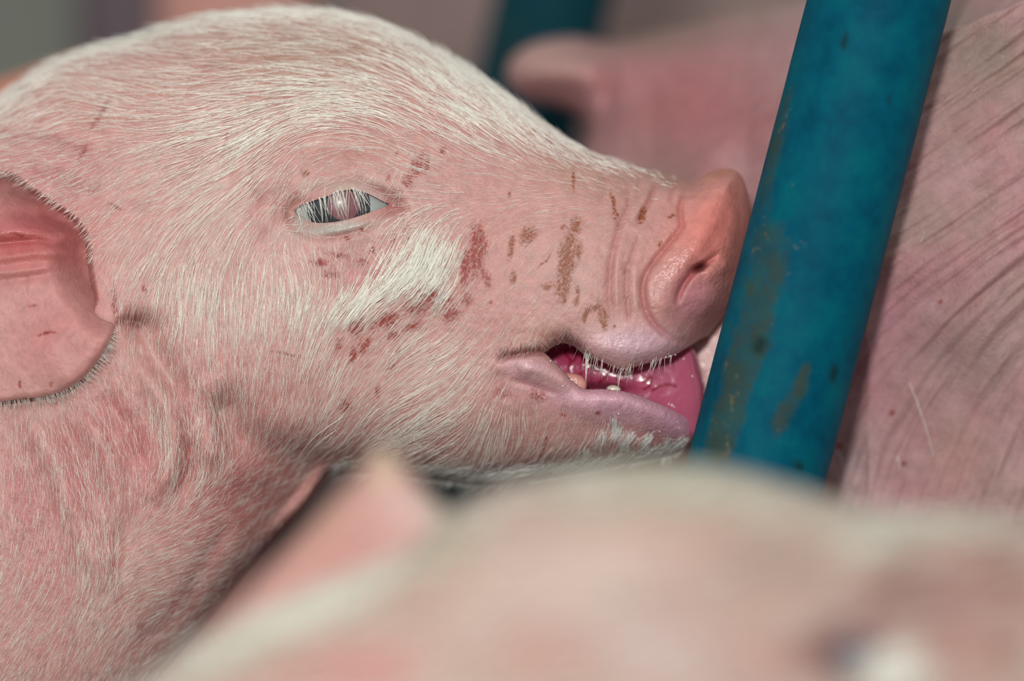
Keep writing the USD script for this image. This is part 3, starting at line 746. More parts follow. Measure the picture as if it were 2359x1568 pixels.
flow_tree = cKDTree(FLOW[:, :2])


def flow(p):
    d, i = flow_tree.query(p, k=6)
    w = 1 / (d + 18) ** 2.5
    v = (FLOW[i, 2:4] * w[..., None]).sum(1)
    return v / (np.linalg.norm(v, axis=1, keepdims=True) + 1e-9)


# surface on a raster for the hair
GX0, GY0, GS = -90.0, -20.0, 3.0
gx, gy = np.meshgrid(np.arange(GX0, 1800, GS), np.arange(GY0, 1660, GS))
gp = np.stack([gx.ravel(), gy.ravel()], -1)
g_in = shapely.contains_xy(infl.poly, gp[:, 0], gp[:, 1])
g_y = ymid(gp)
g_y[g_in] = height(gp[g_in], detail=False)
g_y = g_y.reshape(gx.shape)
g_ys = gaussian_filter(g_y, 1.2)
gdy, gdx = np.gradient(g_ys, GS)


def sample(a, p):
    return map_coordinates(a, [(p[:, 1] - GY0) / GS, (p[:, 0] - GX0) / GS], order=1, mode="nearest")


# zones: cx, cy, sx, sy, rot, density (hairs per 1000 px2), length px, width px
ZONES = [(1120, 250, 220, 90, 35, 12, 95, 1.9), (800, 230, 240, 80, 0, 8, 130, 1.9), (560, 300, 180, 100, -15, 8, 130, 1.9), (350, 220, 220, 90, 0, 4, 110, 1.3), (700, 80, 300, 60, 0, 3.5, 100, 1.4), (60, 240, 120, 60, -35, 7, 80, 1.4),
         (500, 470, 150, 130, 0, 9, 105, 1.5), (350, 420, 110, 100, 0, 5, 70, 1.2), (460, 650, 150, 120, 0, 10, 100, 1.6), (620, 660, 130, 100, 0, 9, 95, 1.7), (720, 690, 110, 60, 10, 12, 85, 2.0), (985, 580, 82, 105, 25, 24, 85, 2.3), (860, 670, 110, 45, -25, 22, 95, 2.2), (1040, 640, 50, 70, 10, 12, 80, 2.0),
         (950, 750, 130, 60, -20, 9, 85, 1.8), (800, 800, 150, 80, -20, 8, 80, 1.5), (1050, 820, 110, 100, 0, 9, 90, 1.6), (1000, 950, 160, 90, 0, 8, 110, 1.6), (800, 930, 150, 90, 0, 6, 65, 1.1), (560, 850, 130, 130, 0, 6, 65, 1.1), (1130, 1000, 70, 80, 0, 7, 85, 1.7),
         (480, 970, 50, 110, 0, 8, 85, 1.2), (385, 1000, 26, 130, -12, 11, 65, 1.2), (235, 1100, 24, 130, -15, 8, 60, 1.1), (130, 1080, 26, 160, -18, 8, 60, 1.1), (215, 1290, 50, 130, -12, 12, 60, 1.2), (150, 1100, 180, 200, 0, 3.5, 55, .95), (250, 1350, 250, 200, 0, 5, 55, .95), (50, 1350, 150, 220, 0, 5, 55, .95), (430, 1250, 120, 120, 0, 5, 60, 1.0),
         (1250, 450, 130, 80, 0, 5, 45, 1.1), (1250, 620, 140, 130, 0, 5, 28, 0.9), (1200, 780, 90, 60, 0, 8, 40, 1.0), (1430, 600, 60, 130, 0, 3, 18, 0.8), (1280, 1000, 120, 60, 0, 6, 45, 1.2), (120, 390, 150, 60, 0, 8, 50, 1.1), (260, 560, 60, 90, 0, 9, 60, 1.2), (320, 700, 60, 70, 0, 6, 60, 1.1),
         (870, 350, 130, 30, 8, 7, 70, 1.7), (980, 380, 60, 50, 0, 8, 70, 1.6)]
ZA = np.array(ZONES, float)
BARE = [(1000, 705, 85, 36, 15, .9), (850, 770, 80, 60, 20, .8), (1105, 610, 34, 75, 0, .9), (800, 600, 90, 35, 5, .6), (810, 395, 115, 50, 0, .95), (790, 480, 135, 55, -5, 1), (840, 540, 70, 34, -10, .7), (1500, 560, 60, 220, 0, .9), (1640, 560, 120, 220, 0, 1), (1440, 820, 190, 60, 0, .95), (1420, 920, 170, 50, 8, 1), (1010, 450, 90, 45, 20, .6), (60, 620, 160, 160, 0, 1), (700, 1160, 140, 60, -30, .8), (1215, 845, 60, 30, 0, 1), (640, 480, 45, 70, 0, .5), (610, 1030, 90, 40, 20, .6)]


def fur_maps(p):
    w = np.stack([bump(p, *z[:5]) for z in ZA], 0)
    dens = (w * ZA[:, 5:6]).max(0)
    ww = w ** 2 + 1e-9
    ln = (ww * ZA[:, 6:7]).sum(0) / ww.sum(0)
    wd = (ww * ZA[:, 7:8]).sum(0) / ww.sum(0)
    for cx, cy, sx, sy, rot, a in BARE:
        g = bump(p, cx, cy, sx, sy, rot)
        dens = dens * (1 - a * np.clip(g * 1.7, 0, 1))
    return dens, ln, wd


def grow(rng, roots, length, width, k=6, lift=0.10, wild=0.09, clump=0.2, direction=None, lock=0, taper=(1, 1, .95, .8, .55, .2)):
    n = len(roots)
    if lock:                                    # hairs lie in locks whose tips run together
        lead = rng.integers(0, n, max(1, n // lock))
        dd, own = cKDTree(roots[lead]).query(roots)
        home = lead[own]
    pts = np.zeros((n, k, 2))
    pts[:, 0] = roots
    wobble = rng.normal(0, wild, n) + clump * nz(roots, 24, 61, 2)
    bend = rng.normal(0, 0.10, n)
    for q in range(1, k):
        d = flow(pts[:, q - 1]) if direction is None else direction
        a = wobble + bend * q / k
        c, s = np.cos(a), np.sin(a)
        d = np.stack([d[:, 0] * c - d[:, 1] * s, d[:, 0] * s + d[:, 1] * c], -1)
        pts[:, q] = pts[:, q - 1] + d * (length / (k - 1))[:, None]
    if lock:
        pull = (0.72 * np.linspace(0, 1, k) ** 1.1)[None, :, None] * np.exp(-(dd / 26.0) ** 2)[:, None, None]
        pts = pts * (1 - pull) + (pts[home] + 0.25 * (roots - roots[home])[:, None]) * pull
    flat = pts.reshape(-1, 2)
    yb = sample(g_ys, flat)
    gx_, gy_ = sample(gdx, flat), sample(gdy, flat)
    nrm = np.stack([gx_, np.full(len(flat), -S), -gy_], -1)      # y grows away from the camera, image y runs down
    nrm /= np.linalg.norm(nrm, axis=1, keepdims=True)
    t = np.tile(np.linspace(0, 1, k), n)
    up = (np.repeat(length * lift * np.abs(rng.normal(1, .5, n)), k) * t ** 0.8 + 0.6 + 2.0 * np.repeat(rng.random(n), k) * np.minimum(1, 3 * t)) * S
    v = P(flat, yb) + nrm * up[:, None]
    wv = (np.repeat(width, k) * np.tile(np.interp(np.linspace(0, 1, k), np.linspace(0, 1, len(taper)), taper), n)) * S
    return v.reshape(n, k, 3), wv.reshape(n, k)


rng = np.random.default_rng(7)
cand = np.stack([rng.uniform(-80, 1640, 120000), rng.uniform(5, 1600, 120000)], -1)
cand = cand[shapely.contains_xy(infl.poly, cand[:, 0], cand[:, 1]) & ~shapely.contains_xy(shapely.Polygon(NOTCH), cand[:, 0], cand[:, 1]) & ~shapely.contains_xy(PIT, cand[:, 0], cand[:, 1]) & ~shapely.contains_xy(shapely.Polygon(LIDC).buffer(10), cand[:, 0], cand[:, 1])]
cand = cand[~shapely.contains_xy(ear_poly.buffer(-4), cand[:, 0], cand[:, 1])]
dens, ln, wd = fur_maps(cand)
cell = 1720 * 1595 / 120000.0
FUR = 1.4
keep = rng.random(len(cand)) < dens / 1000.0 * cell * FUR
r, ln, wd = cand[keep], ln[keep], wd[keep]
v, w = grow(rng, r, ln * rng.uniform(.55, 1.25, len(r)), 0.48 * wd * np.where((r[:, 1] < 330) | (bump(r, 940, 630, 130, 90) > .4), 1.35, 1.0) * rng.uniform(.6, 1.2, len(r)), lock=9)
part_label(curves(piglet + "/fur", v, w, M_fur), "short white hair lying over the face and neck")

# very fine down under the longer hair
cd = np.stack([rng.uniform(-80, 1480, 34000), rng.uniform(60, 1600, 34000)], -1)
cd = cd[shapely.contains_xy(infl.poly.buffer(-12), cd[:, 0], cd[:, 1]) & ~shapely.contains_xy(shapely.Polygon(NOTCH).buffer(6), cd[:, 0], cd[:, 1]) & ~shapely.contains_xy(PIT.union(ear_poly), cd[:, 0], cd[:, 1]) & ~shapely.contains_xy(shapely.Polygon(LIDC).buffer(24), cd[:, 0], cd[:, 1])]
v, w = grow(rng, cd, rng.uniform(16, 42, len(cd)) * np.interp(cd[:, 0], [1000, 1200], [1, .45]), np.interp(cd[:, 0], [1000, 1200], [.40, .24]), lift=.12, wild=.25)
part_label(curves(piglet + "/down", v, w, M_fur), "fine pale down on the skin")

# crest fuzz along the skull and the nose bridge
ring = spline(TOP[2:-1], 1.0)
idx = rng.integers(0, len(ring), 2400)
idx = idx[rng.random(len(idx)) < np.interp(ring[idx, 0], [1350, 1570], [1, .25])]
inward = rng.exponential(14, len(idx))
tang = np.gradient(ring, axis=0)
tang /= np.linalg.norm(tang, axis=1, keepdims=True)
nin = np.stack([-tang[:, 1], tang[:, 0]], -1)
roots = ring[idx] + nin[idx] * (2 + inward)[:, None]
v, w = grow(rng, roots, rng.uniform(35, 85, len(roots)) * np.interp(roots[:, 0], [1250, 1350, 1560], [1, .55, .22]), np.full(len(roots), 1.0), lift=0.05)
curves(piglet + "/crest_hair", v, w, M_fur)

# chin beard and jaw fringe, partly wet, greyed to paint in the shade there
jr = spline([(1585, 1012), (1540, 1030), (1480, 1046), (1420, 1056), (1340, 1070), (1280, 1080), (1200, 1090), (1120, 1094), (1050, 1088), (1000, 1086), (940, 1082), (870, 1076), (800, 1074)], 1.0)
idx = rng.integers(0, len(jr), 2300)
idx = idx[rng.random(2300) < np.interp(jr[idx, 0], [1280, 1430], [1, .3])]
roots = jr[idx] + np.stack([rng.normal(0, 6, len(idx)), -np.abs(rng.normal(0, 11, len(idx))) + 8], -1)
dr = np.tile([-0.93, 0.36], (len(idx), 1)) + rng.normal(0, .18, (len(idx), 2))
dr[:, 1] += 0.4 * (roots[:, 0] > 1250)
dr /= np.linalg.norm(dr, axis=1, keepdims=True)
v, w = grow(rng, roots, rng.uniform(20, 58, len(idx)), np.full(len(idx), 0.9), lift=0.10, direction=dr)
part_label(curves(piglet + "/chin_hair", v, w, M_chin), "damp white hair under the jaw, its shade painted in as grey")
# wet tufts on the chin
tuft = np.array([(1425, 985), (1460, 1000), (1500, 1005), (1540, 1012), (1570, 1022), (1390, 1000), (1440, 1025), (1490, 1030), (1350, 1040), (1535, 1030), (1415, 965)], float)
roots = np.repeat(tuft, 22, 0) + rng.normal(0, 7, (len(tuft) * 22, 2))
dr = np.tile([-0.45, 0.9], (len(roots), 1)) + np.repeat(rng.normal(0, .3, (len(tuft), 2)), 22, 0) + rng.normal(0, .12, (len(roots), 2))
dr /= np.linalg.norm(dr, axis=1, keepdims=True)
v, w = grow(rng, roots, rng.uniform(20, 48, len(roots)), np.full(len(roots), 1.1), lift=0.05, wild=.1, direction=dr)
curves(piglet + "/beard", v, w, M_chin)

# eyelashes
UP = spline([(684, 484), (692, 475), (724, 461), (755, 451), (774, 442), (793, 438), (816, 436), (838, 442)], 1.0)
idx = np.sort(rng.integers(0, len(UP), 78))
t = idx / len(UP)
roots = UP[idx] + np.stack([rng.normal(0, 1.5, 78), -np.abs(rng.normal(0, 3, 78))], -1)
dl = np.stack([0.45 - 0.5 * t + 0.55 * np.clip(t - .55, 0, 1) * 2 + rng.normal(0, .16, 78), np.ones(78)], -1)
dl /= np.linalg.norm(dl, axis=1, keepdims=True)
ll = rng.uniform(22, 78, 78)
q = np.linspace(0, 1, 6)
pl = roots[:, None] + dl[:, None] * (ll[:, None] * q)[..., None] + (np.array([-.16, 0]) * ll[:, None, None]) * (q ** 2)[None, :, None] * rng.uniform(-1, 1, (78, 1, 1))
y0 = sample(g_ys, roots)
yl = y0[:, None] - (0.0006 + 0.0016 * np.sin(q * 2.2)[None] * (ll / 50)[:, None])
yl = np.minimum(yl, EYE_Y - np.sqrt(np.maximum(EYE_R ** 2 - np.minimum(np.hypot(*(pl - EYE_C).transpose(2, 0, 1)), .9 * EYE_R) ** 2, 0)) * S - 0.0008)
curves(piglet + "/eyelashes", P(pl, yl), np.tile(np.array([1.0, .95, .8, .65, .5, .3]) * S, (78, 1)), M_fur)

# brow bristles and whiskers round the eye
cand = np.stack([rng.uniform(640, 950, 130), rng.uniform(380, 590, 130)], -1)
ok = ~shapely.contains_xy(shapely.Polygon(LIDC).buffer(14), cand[:, 0], cand[:, 1])
roots = cand[ok]
dd = np.where((roots[:, 1] < 470)[:, None], np.array([[-.55, .85]]), np.array([[.85, -.15]])) * np.where((roots[:, 1] > 560)[:, None], np.array([[.5, -5]]), 1) + rng.normal(0, .35, (len(roots), 2))
dd /= np.linalg.norm(dd, axis=1, keepdims=True)
v, w = grow(rng, roots, rng.uniform(18, 48, len(roots)), np.full(len(roots), 1.0), direction=dd, lift=.2)
curves(piglet + "/brow_hair", v, w, M_fur)

# dark short hairs at the corner of the upper lip, pale ones along its edge
dk = spline([(1150, 818), (1200, 806), (1250, 800), (1285, 784), (1310, 782), (1340, 805), (1355, 818)], 1.0)
idx = rng.integers(0, len(dk), 190)
roots = dk[idx] + np.stack([rng.normal(0, 5, 190), -np.abs(rng.normal(0, 9, 190)) - 1], -1)
dr = np.tile([0.45, 0.85], (190, 1)) + rng.normal(0, .2, (190, 2))
dr[:, 0] += np.interp(roots[:, 0], [1150, 1280, 1350], [-.7, .1, .35])
dr /= np.linalg.norm(dr, axis=1, keepdims=True)
v, w = grow(rng, roots, rng.uniform(10, 32, 190) * np.interp(roots[:, 0], [1150, 1270, 1300], [.5, .7, 1]), np.full(190, 0.9), direction=dr, lift=.15)
part_label(curves(piglet + "/lip_hair", v, w, M_dark), "short dark hairs at the corner of the mouth")
ul = spline([(1345, 812), (1385, 830), (1432, 849), (1470, 842), (1530, 826), (1545, 820)], 1.0)
idx = rng.integers(0, len(ul), 60)
roots = ul[idx] + np.stack([rng.normal(0, 3, 60), -np.abs(rng.normal(0, 5, 60))], -1)
dr = np.stack([np.interp(roots[:, 0], [1340, 1430, 1580], [-.1, -.3, -.1]), np.ones(60)], -1) + rng.normal(0, .14, (60, 2))
dr /= np.linalg.norm(dr, axis=1, keepdims=True)
yr = sample(g_ys, roots)
q = np.linspace(0, 1, 6)
ln = rng.uniform(10, 46, 60) * np.interp(roots[:, 0], [1340, 1400, 1550], [1.2, .9, .9])
pl = roots[:, None] + dr[:, None] * (ln[:, None] * q)[..., None]
yl = yr[:, None] - 0.0006 - 0.001 * np.sin(q * 2.5)[None]
curves(piglet + "/whiskers", P(pl, yl), np.tile(np.array([.8, .8, .7, .6, .5, .3]) * S, (60, 1)), M_fur)
# two wet strands hanging from the lip
roots = np.repeat(np.array([[1357, 815], [1430, 848]], float), 7, 0) + rng.normal(0, 1, (14, 2)) * np.array([6, 3])
tip = np.repeat(np.array([[1350, 872], [1424, 888]], float), 7, 0) + rng.normal(0, 1, (14, 2)) * np.array([1.5, 9])
pl = roots[:, None] + (tip - roots)[:, None] * (q[None, :, None] ** np.array([0.55, 1.0]))
yl = sample(g_ys, roots)[:, None] - 0.0007 - 0.0008 * np.sin(q * 2.5)[None]
curves(piglet + "/wet_whiskers", P(pl, yl), np.tile(np.array([.8, .8, .8, .7, .6, .3]) * S, (14, 1)), M_fur)
# two long hairs under the jaw
lh = np.array([[(790, 960), (745, 990), (712, 1020), (690, 1048)], [(775, 990), (740, 1015), (715, 1040), (692, 1070)]], float)
curves(piglet + "/long_hairs", P(lh, (sample(g_ys, lh.reshape(-1, 2)).reshape(2, 4) - np.array([[0.0008, .003, .004, .005]]))), np.tile(np.array([1.3, 1.3, 1.1, .7]) * S, (2, 1)), M_fur)
# fringe of the near ear
er = spline([(262, 756), (236, 815), (192, 872), (130, 908), (60, 920), (-60, 925)], 1.0)
idx = rng.integers(0, len(er), 420)
roots = er[idx] + rng.normal(0, 3, (420, 2)) - np.array([0, 4])
tt = roots[:, 0]
dr = np.stack([np.interp(tt, [0, 270], [.1, .7]), np.interp(tt, [0, 270], [1, .5])], -1) + rng.normal(0, .2, (420, 2))
dr /= np.linalg.norm(dr, axis=1, keepdims=True)
ln = rng.uniform(8, 26, 420)
pl = roots[:, None] + dr[:, None] * (ln[:, None] * q)[..., None]
yr = ear_mid(roots)
yl = yr[:, None] + 0.0015 * q[None]
curves(piglet + "/ear_fringe", P(pl, yl), np.tile(np.array([.7, .7, .7, .6, .5, .3]) * S, (420, 1)), M_fur)
# hairs on the ear's rim, falling into the cup
rr = spline(RIM[1:], 1.0)
idx = rng.integers(0, len(rr), 150)
roots = rr[idx] + np.stack([np.abs(rng.normal(0, 7, 150)), -np.abs(rng.normal(0, 6, 150))], -1)
dr = np.stack([np.interp(roots[:, 1], [400, 600], [-.9, -.55]), np.interp(roots[:, 1], [400, 600], [.45, .75])], -1) + rng.normal(0, .18, (150, 2))
dr /= np.linalg.norm(dr, axis=1, keepdims=True)
ln = rng.uniform(10, 26, 150)
pl = roots[:, None] + dr[:, None] * (ln[:, None] * q)[..., None]
yl = (sample(g_ys, roots) - 0.0006)[:, None] - 0.0004 * np.sin(q * 2.5)[None]
curves(piglet + "/ear_rim_hair", P(pl, yl), np.tile(np.array([.8, .8, .7, .6, .5, .3]) * S, (150, 1)), M_fur)

# saliva drops, their sparkle painted in as white base colour
drops = [(1548, 933, 5), (1541, 930, 3.5), (1553, 937, 3), (1213, 840, 6), (1268, 831, 3), (1318, 864, 4), (1326, 866, 3), (1316, 874, 4), (1296, 888, 4), (1308, 888, 3), (1534, 822, 4), (1544, 820, 5), (1556, 817, 3), (1595, 866, 4), (1622, 902, 3), (1313, 796, 4), (1450, 840, 3), (1425, 952, 3), (1565, 985, 2.5), (1560, 972, 2.5), (1520, 994, 3), (1500, 1002, 4), (1590, 1003, 4), (1600, 1000, 3), (1618, 879, 2.5), (1575, 826, 4), (1456, 995, 3), (1470, 1010, 4), (1390, 1004, 3)]
ico = trimesh.creation.icosphere(2)
dv, df, o = [], [], 0
tp = ti.poly
for x, y, rad in drops:
    q1 = np.array([[x, y]], float)
    inm = shapely.contains_xy(shapely.Polygon(NOTCH), x, y)
    y0 = tongue_front(q1)[0] if inm else sample(g_ys, q1)[0]
    dv.append(ico.vertices * np.array([1, .6, 1]) * rad * S * .55 + P(q1[0], y0))
    df.append(ico.faces + o)
    o += len(ico.vertices)
dp = put(piglet + "/saliva", np.vstack(dv), np.vstack(df), M_wet, True)
dp.GetPrim().SetCustomDataByKey("kind", "stuff")
part_label(dp, "drops of saliva round the mouth, whitened to paint in their sparkle")

# ------------------------------------------------------------------ sow behind the bar
SOWO = [(1180, 205), (1168, 165), (1188, 125), (1240, 97), (1320, 86), (1380, 94), (1430, 92), (1500, 75), (1600, 50), (1700, 22), (1800, 5), (1900, -12), (2100, -60), (2500, -200), (3200, -400), (4300, -420), (5000, 100), (5200, 1500), (5000, 2600), (4300, 2780), (2800, 2790), (1900, 2780), (1550, 2500), (1400, 1900),
        (1330, 1200), (1300, 700), (1335, 380), (1352, 310), (1330, 268), (1280, 245), (1220, 232)]
SOWC = spline(SOWO, 12, closed=True)
si = Inflated(SOWC, 36)
sow_mid = 0.128


def sow_y(p):
    h = si.half(p, 0.085, 2.5)
    near = np.interp(p[:, 0], [1200, 1500, 1720, 1880, 2000, 2300, 3000], [0.070, 0.068, 0.054, 0.034, 0.025, 0.019, 0.030]) + 0.010 * smooth01(p[:, 1], 500, 1200)
    flat = sow_mid - (sow_mid - near) * np.minimum(h / 0.045, 1.0) ** 1.0
    # teat stands out towards the left
    yy_ = np.arange(-700, 3000.0, 10)
    F = -np.cumsum(1 / np.tan(np.radians(np.interp(yy_, [0, 550, 800, 1000, 1250], [37, 33, 48, 66, 76])))) * 10
    phi = p[:, 0] - np.interp(p[:, 1], yy_, F) + 14 * nz(p, 260, 71)
    q = np.stack([phi / 32.0, p[:, 1] / 260.0, 0 * phi], -1)
    q2 = np.stack([phi / 18.0, p[:, 1] / 120.0, 0 * phi + 5], -1)
    wr = (meshkit.fbm(q, 2, 73) - .5) * 1.6 + (meshkit.fbm(q2, 2, 74) - .5) * 0.9
    amp = 0.0012 * smooth01(p[:, 0], 1500, 1900)
    big = 0.004 * nz(p, 300, 75) + 0.0014 * nz(p, 110, 76) * (p[:, 0] < 2000)
    e = smooth01(si.dist(p), 0, 90)
    return flat - (amp * wr + big) * e - 0.006 * bump(p, 1300, 160, 90, 50, 0) + 0.006 * bump(p, 1400, 190, 20, 90, 5)


sow = thing("sow", "wrinkled pink sow udder with one blunt teat, close behind the teal bar", "sow")
px, ys, fs, ns = solid(SOWC, sow_y, lambda p: sow_mid + 0.02 + si.half(p, 0.07), 60, fine=(((1100, -40, 1880, 1250), 9), ((1880, -40, 2420, 1250), 3.6)), back_spacing=90, step=10, rims=((3, 10.0),))
n = nz(px, 130, 81) * .6 + nz(px, 45, 82, 2) * .4
sc_ = colour_srgb(214, 164, 166) + (colour_srgb(200, 128, 134) - colour_srgb(214, 164, 166)) * np.clip(.35 + n, 0, 1)[:, None]
w = np.clip(nz(px, 170, 84) * 1.3, 0, .6)[:, None]
sc_ = sc_ * (1 - w) + colour_srgb(178, 150, 136) * w
for cx, cy, sx, sy, rot, colr, a in [(1260, 140, 90, 50, 0, (222, 172, 160), .8), (1580, 230, 200, 150, 0, (204, 116, 122), .85), (1480, 90, 200, 40, -10, (150, 122, 100), .5), (1960, 1080, 50, 120, 14, (210, 190, 190), .5), (2040, 800, 90, 160, 20, (212, 140, 156), .6), (2250, 120, 160, 100, -20, (150, 132, 118), .6), (2180, 840, 120, 130, 30, (160, 136, 130), .5), (2300, 800, 80, 200, 0, (160, 132, 124), .5), (2200, 1060, 60, 120, 20, (216, 148, 146), .5)]:  # the greyer top right has the flash falloff painted in
    w = a * bump(px, cx, cy, sx, sy, rot)[:, None]
    sc_ = sc_ * (1 - w) + colour_srgb(*colr) * w
smk = np.zeros((len(px), 3))
for cx, cy, rad in [(1932, 1027, 7), (2082, 1068, 6), (2055, 951, 7), (2166, 695, 5)]:
    smk[:, 0] = np.maximum(smk[:, 0], 1.3 * bump(px, cx, cy, rad, rad))
smk[:, 1] = 0.35
put(sow + "/udder", P(px, ys), fs, M_sow, True, sc_ * 0.80, smk)
hs = []
for x, y, dx, dy, ln in [(1927, 1035, 14, 40, 1), (2066, 1050, 5, 35, 1), (2095, 880, 55, 170, 1), (2120, 560, 8, -30, 1), (2240, 210, 14, -16, 1)]:
    t4 = np.linspace(0, 1, 5)[:, None]
    pp = np.array([[x, y]]) + t4 * np.array([[dx, dy]]) + np.array([[4, 0]]) * np.sin(t4 * 3)
    hs.append(P(pp, sow_y(pp) - 0.0012 - 0.002 * t4[:, 0]))
curves(sow + "/bristles", np.array(hs), np.tile(np.array([1.8, 1.7, 1.5, 1.2, .7]) * S, (len(hs), 1)), M_fur)


# ------------------------------------------------------------------ other animals, out of focus, and one added body for a dark gap
def round_animal(name, label, category, outline, ymid_f, cap_m, paint, spacing, extra=(), bumps=(), material=None):
    root = thing(name, label, category)
    o = spline(outline, 14, closed=True)
    g = Inflated(o, max(16, spacing))
    vs, fs, cs, n = [], [], [], 0
    px, y, f, _ = solid(o, lambda p: ymid_f(p) - g.half(p, cap_m) - sum(a * 0.001 * bump(p, *b) for *b, a in bumps), lambda p: ymid_f(p) + g.half(p, cap_m), spacing * 3, fine=(((-60, -60, 2420, 1640), spacing),), back_spacing=spacing * 4, step=14, rims=((4, 14.0),))
    vs.append(P(px, y)); fs.append(f); cs.append(paint(px)); n += len(px)
    for outl, ym, cp, col in extra:
        oo = spline(outl, 10, closed=True)
        gg = Inflated(oo, 14)
        px2, y2, f2, _ = solid(oo, lambda p: ym - gg.half(p, cp), lambda p: ym + gg.half(p, cp), 20, step=10, rims=((4, 12.0),))
        vv = P(px2, y2)
        vv[:, 2] = np.maximum(vv[:, 2], 0.001)
        vs.append(vv); fs.append(f2 + n); n += len(px2)
        cs.append(col(px2) if callable(col) else np.tile(colour_srgb(*col), (len(px2), 1)))
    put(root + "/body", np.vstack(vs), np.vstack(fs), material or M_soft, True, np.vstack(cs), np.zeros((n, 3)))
    return root, g


FORE = [(330, 1590), (420, 1520), (500, 1465), (600, 1412), (717, 1358), (826, 1316), (930, 1272), (1000, 1215), (1070, 1172), (1150, 1130), (1300, 1090), (1420, 1070), (1550, 1064), (1650, 1072), (1750, 1094), (1850, 1126), (1950, 1156), (2050, 1174), (2150, 1176), (2250, 1176),
        (2359, 1188), (2460, 1220), (2560, 1290), (2640, 1400), (2680, 1540), (2640, 1720), (2480, 1860), (2200, 1960), (1900, 2020), (1500, 2120), (1200, 2300), (800, 2520), (0, 2620), (-1200, 2640), (-2000, 2500), (-2200, 2100), (-1900, 1780), (-1200, 1690), (-400, 1700), (100, 1680)]
FTINT = [(1550, 1100, 380, 80, 4, (190, 182, 158), .9), (620, 1430, 400, 60, -25, (208, 207, 182), .95), (2150, 1200, 200, 40, 0, (192, 186, 160), .8), (1000, 1260, 120, 60, -30, (190, 176, 150), .8), (1350, 1330, 260, 130, 0, (214, 190, 178), .7),
         (1500, 1500, 150, 90, 20, (214, 190, 188), .6), (850, 1540, 130, 60, -10, (210, 130, 124), .8), (1250, 1510, 150, 70, 0, (200, 140, 130), .6), (1800, 1300, 170, 70, 10, (168, 138, 126), .8), (2010, 1260, 80, 60, 0, (206, 202, 186), .8),
         (2150, 1380, 170, 120, 0, (150, 106, 100), .85), (1940, 1480, 130, 60, -25, (150, 100, 100), .85), (1985, 1525, 45, 30, -20, (105, 85, 110), .8), (2065, 1545, 50, 45, 0, (255, 255, 250), 1.0), (2310, 1500, 40, 35, 20, (140, 60, 40), .85), (2220, 1500, 70, 120, 0, (176, 122, 114), .7), (2320, 1320, 90, 130, 0, (150, 100, 90), .8)]


def paint_fore(p):
    n = nz(p, 220, 91)
    c = colour_srgb(196, 168, 154) + (colour_srgb(196, 146, 136) - colour_srgb(196, 168, 154)) * np.clip(.3 + n, 0, 1)[:, None]
    for cx, cy, sx, sy, rot, colr, a in FTINT:
        w = a * bump(p, cx, cy, sx, sy, rot)[:, None]
        c = c * (1 - w) + colour_srgb(*colr) * w
    return c * 0.72


def paint_ear(p):
    c = np.tile(colour_srgb(204, 152, 144), (len(p), 1))
    for cx, cy, sx, sy, rot, colr, a in [(890, 1060, 40, 60, 0, (216, 190, 160), .9), (940, 1170, 60, 70, 0, (224, 182, 176), .8), (760, 1260, 120, 40, -35, (206, 136, 128), .6), (760, 1200, 20, 120, 38, (190, 150, 120), .5), (1000, 1170, 30, 60, -30, (200, 196, 180), .8)]:
        w = a * bump(p, cx, cy, sx, sy, rot)[:, None]
        c = c * (1 - w) + colour_srgb(*colr) * w
    return c * 0.74


FEAR = [(885, 1030), (915, 1052), (975, 1120), (1036, 1192), (1080, 1290), (960, 1400), (700, 1520), (420, 1680), (300, 1640), (345, 1556), (430, 1490), (520, 1405), (620, 1305), (730, 1190), (820, 1096), (855, 1045)]
legs = []
for lx, ly in ((1000, -0.03), (1000, 0.03), (-1600, -0.03), (-1600, 0.03)):
    legs.append(([(lx - 260, 2250), (lx + 260, 2250), (lx + 200, 2900), (lx + 150, 3300), (lx + 170, 3630), (lx - 170, 3630), (lx - 150, 3300), (lx - 200, 2900)], -0.17 + ly, 0.02, (205, 150, 140)))
fore_root, fore_g = round_animal("piglet_001", "blurred cream and pink piglet in the foreground, its pointed ear raised", "piglet", FORE, lambda p: np.full(len(p), -0.150), 0.032, paint_fore, 12,
             extra=[(FEAR, -0.142, 0.006, paint_ear)] + legs, bumps=[(1960, 1520, 90, 60, 0, -5), (1550, 1250, 300, 140, 0, 3), (2010, 1270, 80, 60, 0, 3), (2150, 1420, 140, 90, 0, -3)])

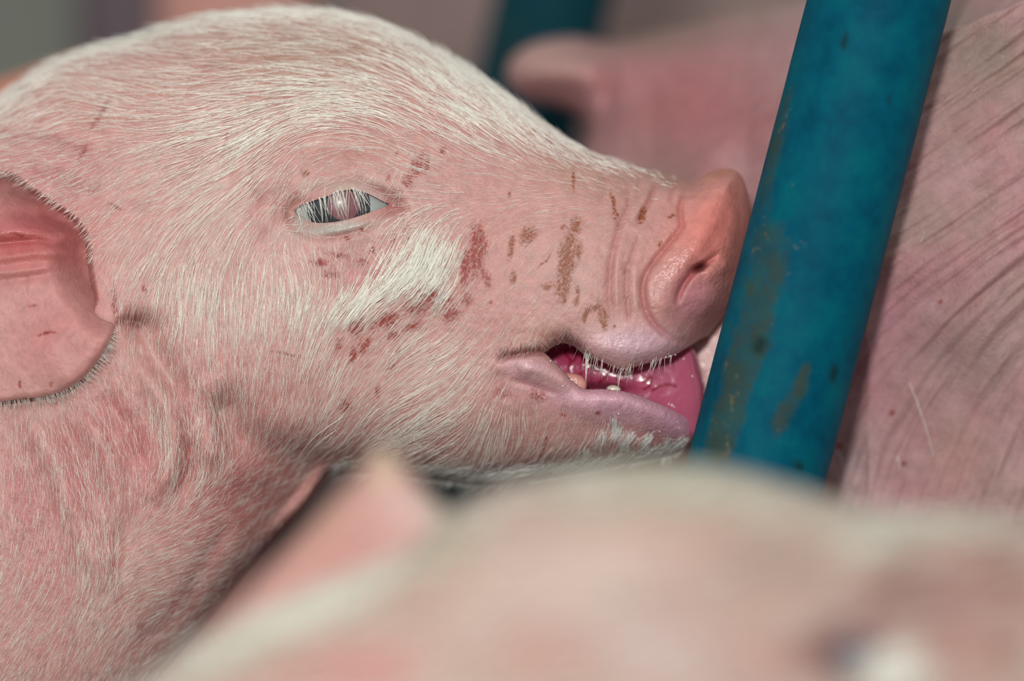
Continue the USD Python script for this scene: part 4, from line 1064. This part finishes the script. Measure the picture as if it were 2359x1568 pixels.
# its eye and coat
ec = np.array([1968.0, 1524.0])
ey = -0.150 - float(fore_g.half(ec[None], 0.032)[0]) - 0.0005
v, f = cap(ec, ey + 0.0043, 50, (0.05, -1, 0.1), 0.001, 95, 0.0, rings=30)
part_label(put(fore_root + "/eye", v, f, plain("dim_eye", (0.07, 0.05, 0.07), (0.12, 0.09, 0.12), 300.0, 0.25), True), "dark eye, half closed")
fr = np.random.default_rng(19)
cd = np.stack([fr.uniform(200, 2600, 26000), fr.uniform(1050, 1900, 26000)], -1)
cd = cd[shapely.contains_xy(fore_g.poly.buffer(-4), cd[:, 0], cd[:, 1])]
crest = np.exp(-(fore_g.dist(cd) / 60.0) ** 2) + np.exp(-(line_dist(cd, [(330, 1580), (620, 1425), (900, 1300)])[0] / 60.0) ** 2) + 6 * bump(cd, 2085, 1548, 46, 40)
cd = cd[fr.random(len(cd)) < 0.03 + 0.32 * crest]
dv2 = np.array([-1.0, 0.22]) + fr.normal(0, .18, (len(cd), 2))
q = np.linspace(0, 1, 5)
pl = cd[:, None] + dv2[:, None] * (fr.uniform(50, 110, len(cd))[:, None] * q)[..., None]
fl_ = pl.reshape(-1, 2)
yl = np.where(shapely.contains_xy(fore_g.poly, fl_[:, 0], fl_[:, 1]), -0.150 - fore_g.half(fl_, 0.032), -0.150).reshape(pl.shape[:2]) - 0.003 - 0.0015 * q[None]
curves(fore_root + "/fur", P(pl, yl), np.tile(np.array([1.6, 1.6, 1.4, 1.0, .5]) * S, (len(cd), 1)), M_fur)

round_animal("piglet_002", "blurred salmon-pink piglet back just above the forehead of the scabbed piglet", "piglet",
             [(360, 60), (380, -60), (480, -150), (620, -170), (720, -100), (715, 40), (690, 160), (650, 500), (600, 900), (590, 2560), (420, 2560), (400, 900), (370, 400)], lambda p: np.full(len(p), 0.36), 0.05,
             lambda p: np.tile(colour_srgb(196, 140, 128), (len(p), 1)), 24)
round_animal("piglet_003", "added mauve-grey body, painted dark for the shadowed gap behind the nape of the scabbed piglet", "piglet",  # added body, its dark colour stands for a shadowed gap
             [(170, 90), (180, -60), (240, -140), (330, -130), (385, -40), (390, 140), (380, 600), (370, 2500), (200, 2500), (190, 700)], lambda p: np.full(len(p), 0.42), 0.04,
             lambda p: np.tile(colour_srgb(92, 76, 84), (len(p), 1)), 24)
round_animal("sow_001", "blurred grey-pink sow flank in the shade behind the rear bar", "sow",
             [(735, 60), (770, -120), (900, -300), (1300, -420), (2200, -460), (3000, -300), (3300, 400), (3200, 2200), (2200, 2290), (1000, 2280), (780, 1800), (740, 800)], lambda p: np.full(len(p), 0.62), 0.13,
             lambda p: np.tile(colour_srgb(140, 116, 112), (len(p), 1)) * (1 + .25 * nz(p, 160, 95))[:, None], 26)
